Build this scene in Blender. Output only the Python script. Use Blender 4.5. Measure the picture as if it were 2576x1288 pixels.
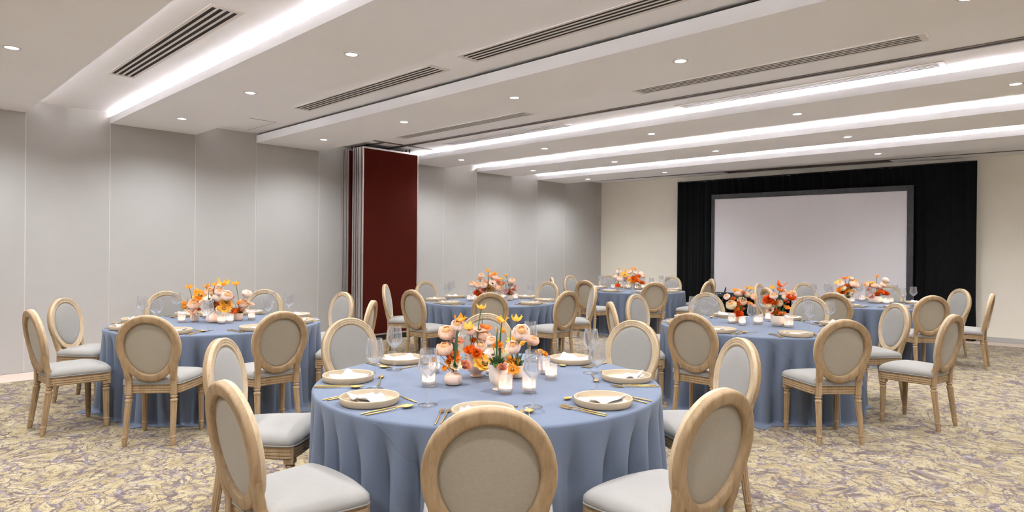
import bpy, math, random
from math import sin, cos, pi, radians, sqrt, exp, atan2, hypot
from mathutils import Vector, Matrix

for o in list(bpy.data.objects):
    bpy.data.objects.remove(o, do_unlink=True)
SC = bpy.context.scene
COL = SC.collection

# ------------------------------------------------------------------ camera
F_PX, YAW, PIT, ROL, CAM_H, SY = 1576.6685, -0.7615622, -0.0020764, 0.0098634, 1.47374, -12.8087
_c, _s = cos(YAW), sin(YAW)
_r0 = Vector((_c, -_s, 0)); _f0 = Vector((_s, _c, 0)); _z0 = Vector((0, 0, 1))
_fw = _f0 * cos(PIT) + _z0 * sin(PIT); _up = _z0 * cos(PIT) - _f0 * sin(PIT)
_rt = _r0 * cos(ROL) + _up * sin(ROL); _u2 = _up * cos(ROL) - _r0 * sin(ROL)
cam = bpy.data.cameras.new('camera')
cam.sensor_width = 36.0
cam.lens = F_PX / 2576 * 36.0
cam.shift_y = SY / 2576
cam.clip_start = 0.05
cam.clip_end = 60
camo = bpy.data.objects.new('camera', cam)
COL.objects.link(camo)
camo.matrix_world = Matrix(((_rt.x, _u2.x, -_fw.x, 0), (_rt.y, _u2.y, -_fw.y, 0), (_rt.z, _u2.z, -_fw.z, CAM_H), (0, 0, 0, 1)))
SC.camera = camo

# ------------------------------------------------------------------ light levels
world = bpy.data.worlds.new('world'); SC.world = world
world.use_nodes = True
world.node_tree.nodes['Background'].inputs[0].default_value = (0.9, 0.93, 1.0, 1)
world.node_tree.nodes['Background'].inputs[1].default_value = 0.02
SC.view_settings.view_transform = 'Standard'
SC.view_settings.look = 'None'
SC.view_settings.gamma = 1.0
SC.view_settings.use_curve_mapping = False
SC.view_settings.exposure = 0.92
SC.cycles.sample_clamp_indirect = 0.0
SC.cycles.use_light_tree = False
SC.cycles.max_bounces = 6
SC.cycles.diffuse_bounces = 4
SC.cycles.glossy_bounces = 3
SC.cycles.transmission_bounces = 4
SC.cycles.transparent_max_bounces = 28
SC.cycles.caustics_reflective = False
SC.cycles.caustics_refractive = False
COVE_W = 5.5          # watts per metre of cove strip
FAR_W = 2.4            # the same for the weak strips along the beams' far edges
SPOT_W = 72.0          # watts per downlight
COVE_COL = (1.0, 0.955, 0.92)
SPOT_COL = (0.935, 0.96, 1.0)
FLAME = 36.0

def to_px(P):
    """pixel of a world point in the 2576 x 1288 frame"""
    d = Vector(P) - Vector((0, 0, CAM_H))
    D = d.dot(_fw)
    return 1288 + d.dot(_rt) / D * F_PX, 644 + SY - d.dot(_u2) / D * F_PX
def ray(px, py):
    return _rt * ((px - 1288) / F_PX) - _u2 * ((py - 644 - SY) / F_PX) + _fw
def on_z(px, py, z):
    d = ray(px, py); return Vector((0, 0, CAM_H)) + d * ((z - CAM_H) / d.z)
def at_depth(px, py, D):
    d = ray(px, py); return Vector((0, 0, CAM_H)) + d * (D / d.dot(_f0))

# ------------------------------------------------------------------ materials
def lin(c):
    return tuple(((v / 255) / 12.92 if v / 255 <= 0.04045 else ((v / 255 + 0.055) / 1.055) ** 2.4) for v in c)
class NT:
    def __init__(s, name):
        s.m = bpy.data.materials.new(name); s.m.use_nodes = True
        s.t = s.m.node_tree; s.b = s.t.nodes['Principled BSDF']; s.out = s.t.nodes['Material Output']
    def n(s, kind, **kw):
        nd = s.t.nodes.new(kind)
        for k, v in kw.items():
            if k.startswith('i_'):
                nd.inputs[k[2:].replace('_', ' ')].default_value = v
            else:
                setattr(nd, k, v)
        return nd
    def l(s, a, b): s.t.links.new(a, b)
    def ramp(s, fac, stops, interp='LINEAR'):
        r = s.n('ShaderNodeValToRGB'); r.color_ramp.interpolation = interp
        e = r.color_ramp.elements
        while len(e) < len(stops): e.new(0.5)
        for el, (p, c) in zip(e, stops):
            el.position = p; el.color = (*c, 1) if len(c) == 3 else c
        s.l(fac, r.inputs[0]); return r.outputs[0]
    def math(s, op, a, b=None, clamp=False):
        m = s.n('ShaderNodeMath', operation=op, use_clamp=clamp)
        for k, v in enumerate((a, b)):
            if v is None: continue
            if isinstance(v, (int, float)): m.inputs[k].default_value = v
            else: s.l(v, m.inputs[k])
        return m.outputs[0]
    def mix(s, fac, a, b, blend='MIX'):
        m = s.n('ShaderNodeMix', data_type='RGBA', blend_type=blend)
        for sock, v in ((m.inputs[0], fac), (m.inputs[6], a), (m.inputs[7], b)):
            if isinstance(v, (int, float)): sock.default_value = v
            elif isinstance(v, tuple): sock.default_value = (*v, 1)
            else: s.l(v, sock)
        return m.outputs[2]
    def co(s, kind='Object', scale=(1, 1, 1)):
        tc = s.n('ShaderNodeTexCoord'); mp = s.n('ShaderNodeMapping')
        mp.inputs['Scale'].default_value = scale
        s.l(tc.outputs[kind], mp.inputs[0]); return mp.outputs[0]
    def noise(s, vec, scale, detail=4, rough=0.55, dist=0.0):
        nz = s.n('ShaderNodeTexNoise'); nz.inputs['Scale'].default_value = scale
        nz.inputs['Detail'].default_value = detail; nz.inputs['Roughness'].default_value = rough
        nz.inputs['Distortion'].default_value = dist
        s.l(vec, nz.inputs['Vector']); return nz
    def bump(s, h, strength=0.2, dist=0.01):
        b = s.n('ShaderNodeBump'); b.inputs['Strength'].default_value = strength; b.inputs['Distance'].default_value = dist
        s.l(h, b.inputs['Height']); s.l(b.outputs[0], s.b.inputs['Normal'])

def m_plain(name, c, rough=0.6, var=0.06, scale=6.0, metal=0.0, spec=0.5, bump=0.0, bscale=60, coord='Object', sss=0.0):
    t = NT(name); v = t.co(coord)
    nz = t.noise(v, scale, 3)
    a = tuple(x * (1 - var) for x in c); b = tuple(min(1, x * (1 + var)) for x in c)
    t.l(t.ramp(nz.outputs[0], [(0.3, a), (0.7, b)]), t.b.inputs['Base Color'])
    t.b.inputs['Roughness'].default_value = rough
    t.b.inputs['Metallic'].default_value = metal
    t.b.inputs['Specular IOR Level'].default_value = spec
    if sss:
        t.b.inputs['Subsurface Weight'].default_value = sss; t.b.inputs['Subsurface Radius'].default_value = (0.01, 0.006, 0.004)
    if bump:
        t.bump(t.noise(v, bscale, 2).outputs[0], bump, 0.002)
    return t.m

def m_fabric(name, c, var=0.05, weave=900.0, rough=0.9, bump=0.25, sheen=0.2):
    t = NT(name); v = t.co('Object')
    w1 = t.noise(t.co('Object', (weave, weave * 0.08, weave)), 1.0, 2)
    w2 = t.noise(t.co('Object', (weave * 0.08, weave, weave * 0.08)), 1.0, 2)
    w = t.math('MULTIPLY', t.math('ADD', w1.outputs[0], w2.outputs[0]), 0.5)
    big = t.noise(v, 4.0, 3)
    f = t.math('ADD', t.math('MULTIPLY', w, 0.75), t.math('MULTIPLY', big.outputs[0], 0.25))
    a = tuple(x * (1 - var * 2.2) for x in c); b = tuple(min(1, x * (1 + var * 1.6)) for x in c)
    t.l(t.ramp(f, [(0.36, a), (0.64, b)]), t.b.inputs['Base Color'])
    t.b.inputs['Roughness'].default_value = rough
    t.b.inputs['Specular IOR Level'].default_value = 0.15
    t.b.inputs['Sheen Weight'].default_value = sheen
    t.b.inputs['Sheen Roughness'].default_value = 0.5
    t.bump(w, bump, 0.0012)
    return t.m

def m_wood(name, c1, c2, c3, rough=0.55):
    t = NT(name)
    g = t.noise(t.co('Object', (30, 30, 3.0)), 2.2, 6, 0.65, 0.3)
    k = t.noise(t.co('Object', (9, 9, 5)), 1.0, 3)
    base = t.ramp(g.outputs[0], [(0.22, c3), (0.45, c1), (0.75, c2)])
    kn = t.ramp(k.outputs[0], [(0.35, (0.75, 0.73, 0.70)), (0.55, (1, 1, 1))])
    t.l(t.mix(0.55, base, kn, 'MULTIPLY'), t.b.inputs['Base Color'])
    t.b.inputs['Roughness'].default_value = rough
    t.b.inputs['Specular IOR Level'].default_value = 0.3
    t.bump(g.outputs[0], 0.25, 0.0015)
    return t.m

def m_carpet(name):
    t = NT(name); v = t.co('Object')
    wn = t.noise(v, 1.9, 2)
    sub = t.n('ShaderNodeVectorMath', operation='SUBTRACT'); t.l(wn.outputs['Color'], sub.inputs[0]); sub.inputs[1].default_value = (0.5, 0.5, 0.5)
    sc = t.n('ShaderNodeVectorMath', operation='SCALE'); t.l(sub.outputs[0], sc.inputs[0]); sc.inputs['Scale'].default_value = 0.65
    ad = t.n('ShaderNodeVectorMath', operation='ADD'); t.l(v, ad.inputs[0]); t.l(sc.outputs[0], ad.inputs[1])
    wv = ad.outputs[0]
    # ragged leaf outlines: edges of warped cells, made toothy by a fine noise
    fine = t.noise(v, 42, 3, 0.7)
    fsub = t.n('ShaderNodeVectorMath', operation='SUBTRACT'); t.l(fine.outputs['Color'], fsub.inputs[0]); fsub.inputs[1].default_value = (0.5, 0.5, 0.5)
    fsc = t.n('ShaderNodeVectorMath', operation='SCALE'); t.l(fsub.outputs[0], fsc.inputs[0]); fsc.inputs['Scale'].default_value = 0.05
    ad2 = t.n('ShaderNodeVectorMath', operation='ADD'); t.l(wv, ad2.inputs[0]); t.l(fsc.outputs[0], ad2.inputs[1])
    vo = t.n('ShaderNodeTexVoronoi', feature='DISTANCE_TO_EDGE'); vo.inputs['Scale'].default_value = 11.5; t.l(ad2.outputs[0], vo.inputs['Vector'])
    thick = t.noise(v, 6.0, 3)
    th = t.math('MULTIPLY', t.math('SUBTRACT', thick.outputs[0], 0.36, True), 0.40)
    line = t.math('LESS_THAN', vo.outputs['Distance'], th)
    # scrolls: level lines of a strongly distorted noise
    sw = t.noise(ad2.outputs[0], 5.4, 3, 0.55, 1.6)
    fr = t.math('FRACT', t.math('MULTIPLY', sw.outputs[0], 7.0))
    scr = t.math('LESS_THAN', t.math('ABSOLUTE', t.math('SUBTRACT', fr, 0.5)), 0.075)
    pat = t.noise(ad2.outputs[0], 8.2, 4, 0.62, 0.8)
    patch = t.math('GREATER_THAN', pat.outputs[0], 0.568)
    grey = t.noise(ad2.outputs[0], 16, 3, 0.6, 1.0)
    gold = t.ramp(t.noise(ad2.outputs[0], 9, 4).outputs[0], [(0.35, lin((152, 134, 96))), (0.5, lin((172, 155, 117))), (0.68, lin((183, 169, 136)))])
    dark = t.ramp(grey.outputs[0], [(0.40, lin((84, 67, 66))), (0.56, lin((114, 100, 108))), (0.70, lin((160, 150, 154)))])
    c = t.mix(t.math('MULTIPLY', scr, 0.88), gold, lin((104, 84, 78)))
    c = t.mix(t.math('MULTIPLY', line, 0.9), c, dark)
    c = t.mix(t.math('MULTIPLY', patch, 0.85), c, dark)
    pile = t.noise(v, 420, 2)
    c = t.mix(t.math('MULTIPLY', pile.outputs[0], 0.18), c, (0.10, 0.09, 0.085))
    t.l(c, t.b.inputs['Base Color'])
    t.b.inputs['Roughness'].default_value = 0.95
    t.b.inputs['Specular IOR Level'].default_value = 0.1
    t.b.inputs['Sheen Weight'].default_value = 0.15
    t.bump(pile.outputs[0], 0.5, 0.004)
    return t.m

def m_thin_glass(name, tint=(1, 1, 1), gloss=0.1, base=0.06):
    """thin-walled clear glass: see-through with a fresnel reflection"""
    t = NT(name); t.t.nodes.remove(t.b)
    tr = t.n('ShaderNodeBsdfTransparent')
    lf = t.n('ShaderNodeLayerWeight'); lf.inputs[0].default_value = 0.5
    t.l(t.ramp(lf.outputs['Facing'], [(0.0, tint), (0.45, tuple(x * 0.97 for x in tint)), (0.95, tuple(x * 0.62 for x in tint))]), tr.inputs[0])  # tint greyed at grazing angles, imitating the streaks of light bent in flutes
    gl = t.n('ShaderNodeBsdfGlossy'); gl.inputs['Roughness'].default_value = gloss
    lw = t.n('ShaderNodeLayerWeight'); lw.inputs[0].default_value = 0.22
    nz = t.noise(t.co('Object'), 30, 2)
    f = t.math('MINIMUM', t.math('ADD', t.math('MULTIPLY', lw.outputs['Fresnel'], 1.0), base), 0.55)
    mx = t.n('ShaderNodeMixShader'); t.l(f, mx.inputs[0]); t.l(tr.outputs[0], mx.inputs[1])
    df = t.n('ShaderNodeBsdfTranslucent'); df.inputs[0].default_value = (1, 1, 1, 1)  # white share mixed in to imitate milky highlights on the clear glass
    m0 = t.n('ShaderNodeMixShader'); m0.inputs[0].default_value = 0.35; t.l(gl.outputs[0], m0.inputs[1]); t.l(df.outputs[0], m0.inputs[2])
    t.l(m0.outputs[0], mx.inputs[2])
    t.l(mx.outputs[0], t.out.inputs[0]); return t.m

def m_frost(name, c, transp=0.55):
    """pressed ribbed glass with a milky body that takes up the candle light"""
    t = NT(name); t.t.nodes.remove(t.b)
    tr = t.n('ShaderNodeBsdfTransparent'); tr.inputs[0].default_value = (*c, 1)
    tl = t.n('ShaderNodeBsdfTranslucent'); tl.inputs[0].default_value = (*c, 1)
    gl = t.n('ShaderNodeBsdfGlossy'); gl.inputs['Roughness'].default_value = 0.15
    m1 = t.n('ShaderNodeMixShader'); m1.inputs[0].default_value = 1 - transp
    t.l(tr.outputs[0], m1.inputs[1]); t.l(tl.outputs[0], m1.inputs[2])
    lw = t.n('ShaderNodeLayerWeight'); lw.inputs[0].default_value = 0.25
    nz = t.noise(t.co('Object'), 40, 2)
    f = t.math('MINIMUM', t.math('ADD', t.math('MULTIPLY', lw.outputs['Fresnel'], 0.7), t.math('MULTIPLY', nz.outputs[0], 0.08)), 0.42)
    m2 = t.n('ShaderNodeMixShader'); t.l(f, m2.inputs[0]); t.l(m1.outputs[0], m2.inputs[1]); t.l(gl.outputs[0], m2.inputs[2])
    t.l(m2.outputs[0], t.out.inputs[0]); return t.m

def m_petal(name, c, c2=None):
    t = NT(name); v = t.co('Object')
    nz = t.noise(v, 1.6, 3)
    c2 = c2 or tuple(x * 0.8 for x in c)
    t.l(t.ramp(nz.outputs[0], [(0.3, c2), (0.62, c)]), t.b.inputs['Base Color'])
    t.b.inputs['Roughness'].default_value = 0.6
    t.b.inputs['Specular IOR Level'].default_value = 0.2
    tl = t.n('ShaderNodeBsdfTranslucent'); t.l(t.b.inputs['Base Color'].links[0].from_socket, tl.inputs[0])
    mx = t.n('ShaderNodeMixShader'); mx.inputs[0].default_value = 0.42
    t.l(t.b.outputs[0], mx.inputs[1]); t.l(tl.outputs[0], mx.inputs[2]); t.l(mx.outputs[0], t.out.inputs[0])
    return t.m

def m_emit(name, c, strength):
    t = NT(name); nz = t.noise(t.co('Object'), 8, 1)
    t.l(t.ramp(nz.outputs[0], [(0, c), (1, c)]), t.b.inputs['Emission Color'])
    t.b.inputs['Emission Strength'].default_value = strength
    t.b.inputs['Base Color'].default_value = (*c, 1)
    return t.m

M = {}
M['carpet'] = m_carpet('carpet')
M['border'] = m_plain('floor_border', lin((205, 186, 172)), 0.8, 0.05, 3)
M['wall'] = m_plain('wall_paint', lin((180, 177, 173)), 0.62, 0.025, 1.4, bump=0.05, bscale=220, spec=0.35)
M['joint'] = m_plain('joint_strip', lin((214, 209, 203)), 0.6, 0.02, 4)
M['backwall'] = m_plain('back_wall_paint', lin((232, 226, 212)), 0.75, 0.03, 1.2, bump=0.05, bscale=200)
M['ceil'] = m_plain('ceiling_paint', lin((245, 245, 248)), 0.85, 0.015, 1.0, spec=0.2)
M['vent'] = m_plain('vent_enamel', lin((222, 216, 212)), 0.5, 0.02, 4)
M['dark'] = m_plain('slot_shade_black', (0.02, 0.018, 0.018), 0.8, 0.1, 4)  # near-black colour standing in for the shade inside slots
M['track'] = m_plain('track_metal', lin((116, 106, 100)), 0.45, 0.08, 8, metal=0.4)
M['alu'] = m_plain('brushed_aluminium', lin((196, 188, 184)), 0.38, 0.05, 12, metal=0.7)
M['seal'] = m_plain('black_rubber_seal', (0.012, 0.012, 0.012), 0.6, 0.1, 10)
M['redfelt'] = m_fabric('dark_red_felt', lin((74, 18, 7)), 0.10, 300, 0.95, 0.2, 0.0)
M['drape'] = m_fabric('black_drape', (0.0065, 0.007, 0.008), 0.1, 300, 0.95, 0.2, 0.02)
M['screen'] = m_plain('screen_vinyl', lin((218, 214, 217)), 0.7, 0.01, 0.8, spec=0.2)
M['screenframe'] = m_plain('screen_border_cloth', lin((52, 52, 58)), 0.55, 0.3, 14, bump=0.6, bscale=25)
M['wood'] = m_wood('washed_oak', lin((162, 135, 102)), lin((180, 154, 121)), lin((136, 109, 80)))
M['woodlight'] = m_wood('limed_oak', lin((196, 173, 142)), lin((209, 190, 162)), lin((174, 146, 110)))
M['linen'] = m_fabric('white_linen', lin((153, 149, 144)), 0.03, 700)
M['linenback'] = m_fabric('natural_linen', lin((162, 152, 136)), 0.045, 900)
M['cloth'] = m_fabric('blue_grey_cloth', lin((104, 113, 131)), 0.03, 1100, 0.85, 0.1, 0.12)
M['plate'] = m_plain('stoneware', lin((190, 171, 144)), 0.5, 0.03, 22, bump=0.05, bscale=300)
M['napkin'] = m_fabric('white_napkin', lin((224, 221, 221)), 0.015, 900, 0.9, 0.1, 0.1)
M['gold'] = m_plain('brushed_gold', lin((192, 160, 98)), 0.30, 0.05, 40, metal=1.0)
M['glass'] = m_thin_glass('clear_glass', (0.985, 0.985, 0.99), 0.10, 0.08)
M['votive'] = m_frost('ribbed_glass', (0.99, 0.98, 0.98), 0.80)
M['wax'] = m_plain('white_wax', lin((250, 238, 228)), 0.4, 0.02, 20, sss=0.5)
M['flame'] = m_emit('candle_flame', (1.0, 0.62, 0.34), FLAME)
M['wick'] = m_plain('wick', (0.02, 0.015, 0.01), 0.9)
M['vasepink'] = m_plain('blush_ceramic', lin((228, 202, 182)), 0.38, 0.06, 14)
M['vasecream'] = m_plain('cream_ceramic', lin((234, 218, 202)), 0.38, 0.06, 12)
M['lens'] = m_emit('downlight_lens', (0.95, 0.98, 1.0), 9.0)
M['stem'] = m_plain('flower_stem', lin((74, 98, 50)), 0.5, 0.2, 30)
M['leaf'] = m_plain('flower_leaf', lin((62, 104, 62)), 0.45, 0.18, 12)
PET = {
    'yellow': (lin((255, 204, 92)), lin((250, 182, 62))),
    'amber': (lin((254, 186, 74)), lin((248, 156, 46))),
    'orange': (lin((250, 138, 48)), lin((236, 104, 24))),
    'red': (lin((246, 110, 40)), lin((228, 80, 20))),
    'peach': (lin((255, 230, 208)), lin((254, 214, 184))),
    'blush': (lin((255, 238, 226)), lin((254, 226, 208))),
    'white': (lin((254, 242, 230)), lin((250, 226, 206))),
    'cream': (lin((246, 234, 204)), lin((238, 220, 172))),
    'dusty': (lin((236, 168, 138)), lin((222, 140, 106))),
    'green': (lin((150, 184, 104)), lin((112, 150, 70))),
}
for k, (a, b) in PET.items():
    M['p_' + k] = m_petal('petal_' + k, a, b)
M['heart'] = m_petal('flower_heart', lin((255, 220, 170)), lin((252, 196, 132)))
M['darkheart'] = m_plain('dark_flower_heart', lin((64, 62, 36)), 0.7, 0.2, 20)

# ------------------------------------------------------------------ mesh helpers
class MB:
    def __init__(s): s.v = []; s.f = []; s.sm = []
    def add(s, vs, fs, smooth=True):
        o = len(s.v); s.v += [tuple(x) for x in vs]
        for f in fs: s.f.append(tuple(i + o for i in f)); s.sm.append(smooth)
    def box(s, x0, y0, z0, x1, y1, z1):
        s.add([(x0, y0, z0), (x1, y0, z0), (x1, y1, z0), (x0, y1, z0), (x0, y0, z1), (x1, y0, z1), (x1, y1, z1), (x0, y1, z1)],
              [(0, 3, 2, 1), (4, 5, 6, 7), (0, 1, 5, 4), (1, 2, 6, 5), (2, 3, 7, 6), (3, 0, 4, 7)], False)
    def rings(s, rings, close=True, cap0=False, cap1=False, smooth=True):
        n = len(rings[0]); vs = [p for r in rings for p in r]; fs = []
        for i in range(len(rings) - 1):
            for j in range(n if close else n - 1):
                k = (j + 1) % n
                fs.append((i * n + j, i * n + k, (i + 1) * n + k, (i + 1) * n + j))
        s.add(vs, fs, smooth)
        o = len(s.v) - len(vs)
        if cap0: s.f.append(tuple(o + j for j in range(n - 1, -1, -1))); s.sm.append(False)
        if cap1: s.f.append(tuple(o + (len(rings) - 1) * n + j for j in range(n))); s.sm.append(False)
    def lathe(s, prof, n=24, cx=0, cy=0, flute=0.0, fr=(0, 9), smooth=True, axis=None, caps=(False, False)):
        """prof: (r, z) list. flute: ridge depth as a share of r, between the heights fr. axis: (dx, dy) shift of the foot per metre below z of the first point"""
        rg = []; z0 = prof[0][1]
        for r, z in prof:
            ox = oy = 0
            if axis: ox, oy = axis[0] * (z0 - z), axis[1] * (z0 - z)
            rr = []
            for k in range(n):
                a = 2 * pi * k / n
                q = r * (1 - (flute if (k % 2 and fr[0] <= z <= fr[1]) else 0))
                rr.append((cx + ox + q * cos(a), cy + oy + q * sin(a), z))
            rg.append(rr)
        s.rings(rg, True, caps[0], caps[1], smooth)
    def tube(s, pts, rad, n=6, caps=True):
        pts = [Vector(p) for p in pts]; rg = []
        ref = Vector((0, 0, 1))
        for i, p in enumerate(pts):
            d = (pts[min(i + 1, len(pts) - 1)] - pts[max(i - 1, 0)]).normalized()
            a = d.cross(ref)
            if a.length < 1e-3: a = d.cross(Vector((1, 0, 0)))
            a.normalize(); b = d.cross(a)
            r = rad[i] if isinstance(rad, (list, tuple)) else rad
            rg.append([tuple(p + (a * cos(2 * pi * k / n) + b * sin(2 * pi * k / n)) * r) for k in range(n)])
        s.rings(rg, True, caps, caps)
    def loop_tube(s, pts, r, n=6):
        pts = [Vector(p) for p in pts]; N = len(pts); rg = []
        for i, p in enumerate(pts):
            d = (pts[(i + 1) % N] - pts[i - 1]).normalized()
            a = d.cross(Vector((0, 0, 1))); a.normalize(); b = d.cross(a)
            rg.append([tuple(p + (a * cos(2 * pi * k / n) + b * sin(2 * pi * k / n)) * r) for k in range(n)])
        rg.append(rg[0]); s.rings(rg)
    def mesh(s, name, mat):
        me = bpy.data.meshes.new(name); me.from_pydata(s.v, [], s.f)
        me.polygons.foreach_set('use_smooth', s.sm)
        me.validate(); me.update()
        if mat is not None: me.materials.append(M[mat] if isinstance(mat, str) else mat)
        return me

def link(name, me, parent=None, loc=(0, 0, 0), rz=0.0):
    o = bpy.data.objects.new(name, me); COL.objects.link(o)
    o.location = loc
    if rz: o.rotation_euler = (0, 0, rz)
    if parent is not None: o.parent = parent
    return o
def tag(o, label, cat, group=None):
    o['label'] = label; o['category'] = cat
    if group: o['group'] = group
    return o
def thing(name, label, cat, loc=(0, 0, 0), rz=0.0, group=None):
    return tag(link(name, None, None, loc, rz), label, cat, group)
def struct(name, mb, mat, parent=None):
    o = link(name, mb.mesh(name, mat), parent)
    if parent is None: o['kind'] = 'structure'
    return o
ORD = ['first', 'second', 'third', 'fourth', 'fifth', 'sixth', 'seventh', 'eighth', 'ninth', 'tenth', 'eleventh', 'twelfth', 'thirteenth', 'fourteenth', 'fifteenth', 'sixteenth', 'seventeenth', 'eighteenth']
def smst(a, b, x):
    t = max(0.0, min(1.0, (x - a) / (b - a))); return t * t * (3 - 2 * t)
class Wob:
    """smooth periodic wobble on the circle"""
    def __init__(s, seed, n=6, lo=1):
        r = random.Random(seed); s.k = [(lo + i, r.uniform(-1, 1) / (1 + 0.35 * i), r.uniform(0, 6.28)) for i in range(n)]
        s.m = sum(abs(a) for _, a, _ in s.k)
    def __call__(s, t): return sum(a * sin(k * t + p) for k, a, p in s.k) / s.m * 1.6

# ------------------------------------------------------------------ the room
XW, ZB, ZC = -9.056, 3.0, 3.135
XR, YF = 3.2, -3.2
BW0, BWK = 12.67, 0.0757                      # back wall: y = BW0 + BWK * (x - XW)
def yback(x): return BW0 + BWK * (x - XW)
def prism_x(mb, prof, x0, x1):
    """a (y, z) outline drawn out along x"""
    n = len(prof)
    mb.add([(x0, y, z) for y, z in prof] + [(x1, y, z) for y, z in prof],
           [(i, (i + 1) % n, n + (i + 1) % n, n + i) for i in range(n)] + [tuple(range(n - 1, -1, -1)), tuple(range(n, 2 * n))], False)

mb = MB()
mb.add([(XW + 0.53, YF, 0), (XR, YF, 0), (XR, yback(XR) - 0.5, 0), (XW + 0.53, yback(XW + 0.53) - 0.5, 0)], [(0, 1, 2, 3)], False)
struct('floor', mb, 'carpet')
mb = MB()
mb.add([(XW, YF, -0.002), (XW + 0.53, YF, -0.002), (XW + 0.53, yback(XW + 0.53), -0.002), (XW, yback(XW), -0.002)], [(0, 1, 2, 3)], False)
mb.add([(XW + 0.53, yback(XW + 0.53) - 0.5, -0.002), (XR, yback(XR) - 0.5, -0.002), (XR, yback(XR), -0.002), (XW + 0.53, yback(XW + 0.53), -0.002)], [(0, 1, 2, 3)], False)
struct('floor_border', mb, 'border')

# the panelled wall: each panel its own piece, pale joint strips between
mb = MB(); mb.box(XW - 0.15, YF, 0, XW - 0.003, BW0 + 0.1, 3.4)
wl = struct('wall_left', mb, 'joint')
seams = [YF, -2.1, -1.2, -0.45, 0.42, 1.356, 2.20, 3.212, 4.052, 5.062, 5.95, 6.72, 7.644, 8.466, 9.458, 10.278, 11.252, 12.536, BW0 + 0.02]
g = 0.005
for a, b in zip(seams[:-1], seams[1:]):
    mb = MB(); mb.box(XW - 0.0028, a + g, 0.0, XW, b - g, 3.16)
    link('wall_panel', mb.mesh('wall_panel', 'wall'), wl)
mb = MB()
mb.add([(XW - 0.1, yback(XW - 0.1), 0), (XR, yback(XR), 0), (XR, yback(XR), 3.4), (XW - 0.1, yback(XW - 0.1), 3.4),
        (XW - 0.1, yback(XW - 0.1) + 0.15, 0), (XR, yback(XR) + 0.15, 0), (XR, yback(XR) + 0.15, 3.4), (XW - 0.1, yback(XW - 0.1) + 0.15, 3.4)],
       [(0, 1, 2, 3), (5, 4, 7, 6), (4, 0, 3, 7), (1, 5, 6, 2), (3, 2, 6, 7)], False)
struct('wall_back', mb, 'backwall')
mb = MB()
mb.add([(XW + 0.02, yback(XW) - 0.012, 0), (XR, yback(XR) - 0.012, 0), (XR, yback(XR) - 0.012, 0.075), (XW + 0.02, yback(XW) - 0.012, 0.075),
        (XR, yback(XR) - 0.001, 0.08), (XW + 0.02, yback(XW) - 0.001, 0.08)], [(0, 1, 2, 3), (3, 2, 4, 5)], False)
struct('baseboard_back', mb, 'wall')
mb = MB(); mb.box(XR, YF, 0, XR + 0.15, yback(XR) + 0.1, 3.4)
struct('wall_right', mb, 'wall')
mb = MB(); mb.box(XW - 0.15, YF - 0.15, 0, XR + 0.15, YF, 3.4)
struct('wall_front', mb, 'wall')

# ceiling slab with the pocket slot along the back wall
mb = MB()
SL0, SL1 = 0.50, 0.13                          # slot edges, in front of the back wall
for xa, xb, d0, d1 in ((XW - 0.1, XR, None, None),):
    mb.add([(xa, YF, ZC), (xb, YF, ZC), (xb, yback(xb) - SL0, ZC), (xa, yback(xa) - SL0, ZC)], [(3, 2, 1, 0)], False)
    mb.add([(xa, yback(xa) - SL1, ZC), (xb, yback(xb) - SL1, ZC), (xb, yback(xb), ZC), (xa, yback(xa), ZC)], [(3, 2, 1, 0)], False)
struct('ceiling', mb, 'ceil')
mb = MB(); xa, xb = XW - 0.1, XR
mb.add([(xa, yback(xa) - SL0, ZC), (xb, yback(xb) - SL0, ZC), (xb, yback(xb) - SL0, ZC + 0.2), (xa, yback(xa) - SL0, ZC + 0.2),
        (xa, yback(xa) - SL1, ZC), (xb, yback(xb) - SL1, ZC), (xb, yback(xb) - SL1, ZC + 0.2), (xa, yback(xa) - SL1, ZC + 0.2)],
       [(0, 1, 2, 3), (5, 4, 7, 6), (3, 2, 6, 7)], False)
struct('ceiling_pocket', mb, 'track')
# closed lengths of the slot: thin cover strips at both ends
for xa, xb in ((XW, -5.85), (-2.85, XR - 0.05)):
    mb = MB(); y_a, y_b = SL0 - 0.09, SL1 - 0.01
    mb.add([(xa, yback(xa) - y_a, ZC - 0.006), (xb, yback(xb) - y_a, ZC - 0.006), (xb, yback(xb) - y_b, ZC - 0.006), (xa, yback(xa) - y_b, ZC - 0.006),
            (xa, yback(xa) - y_a, ZC), (xb, yback(xb) - y_a, ZC), (xb, yback(xb) - y_b, ZC), (xa, yback(xa) - y_b, ZC)],
           [(3, 2, 1, 0), (0, 1, 5, 4), (1, 2, 6, 5), (2, 3, 7, 6), (3, 0, 4, 7)], False)
    struct('ceiling_slot_strip', mb, 'ceil')

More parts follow.
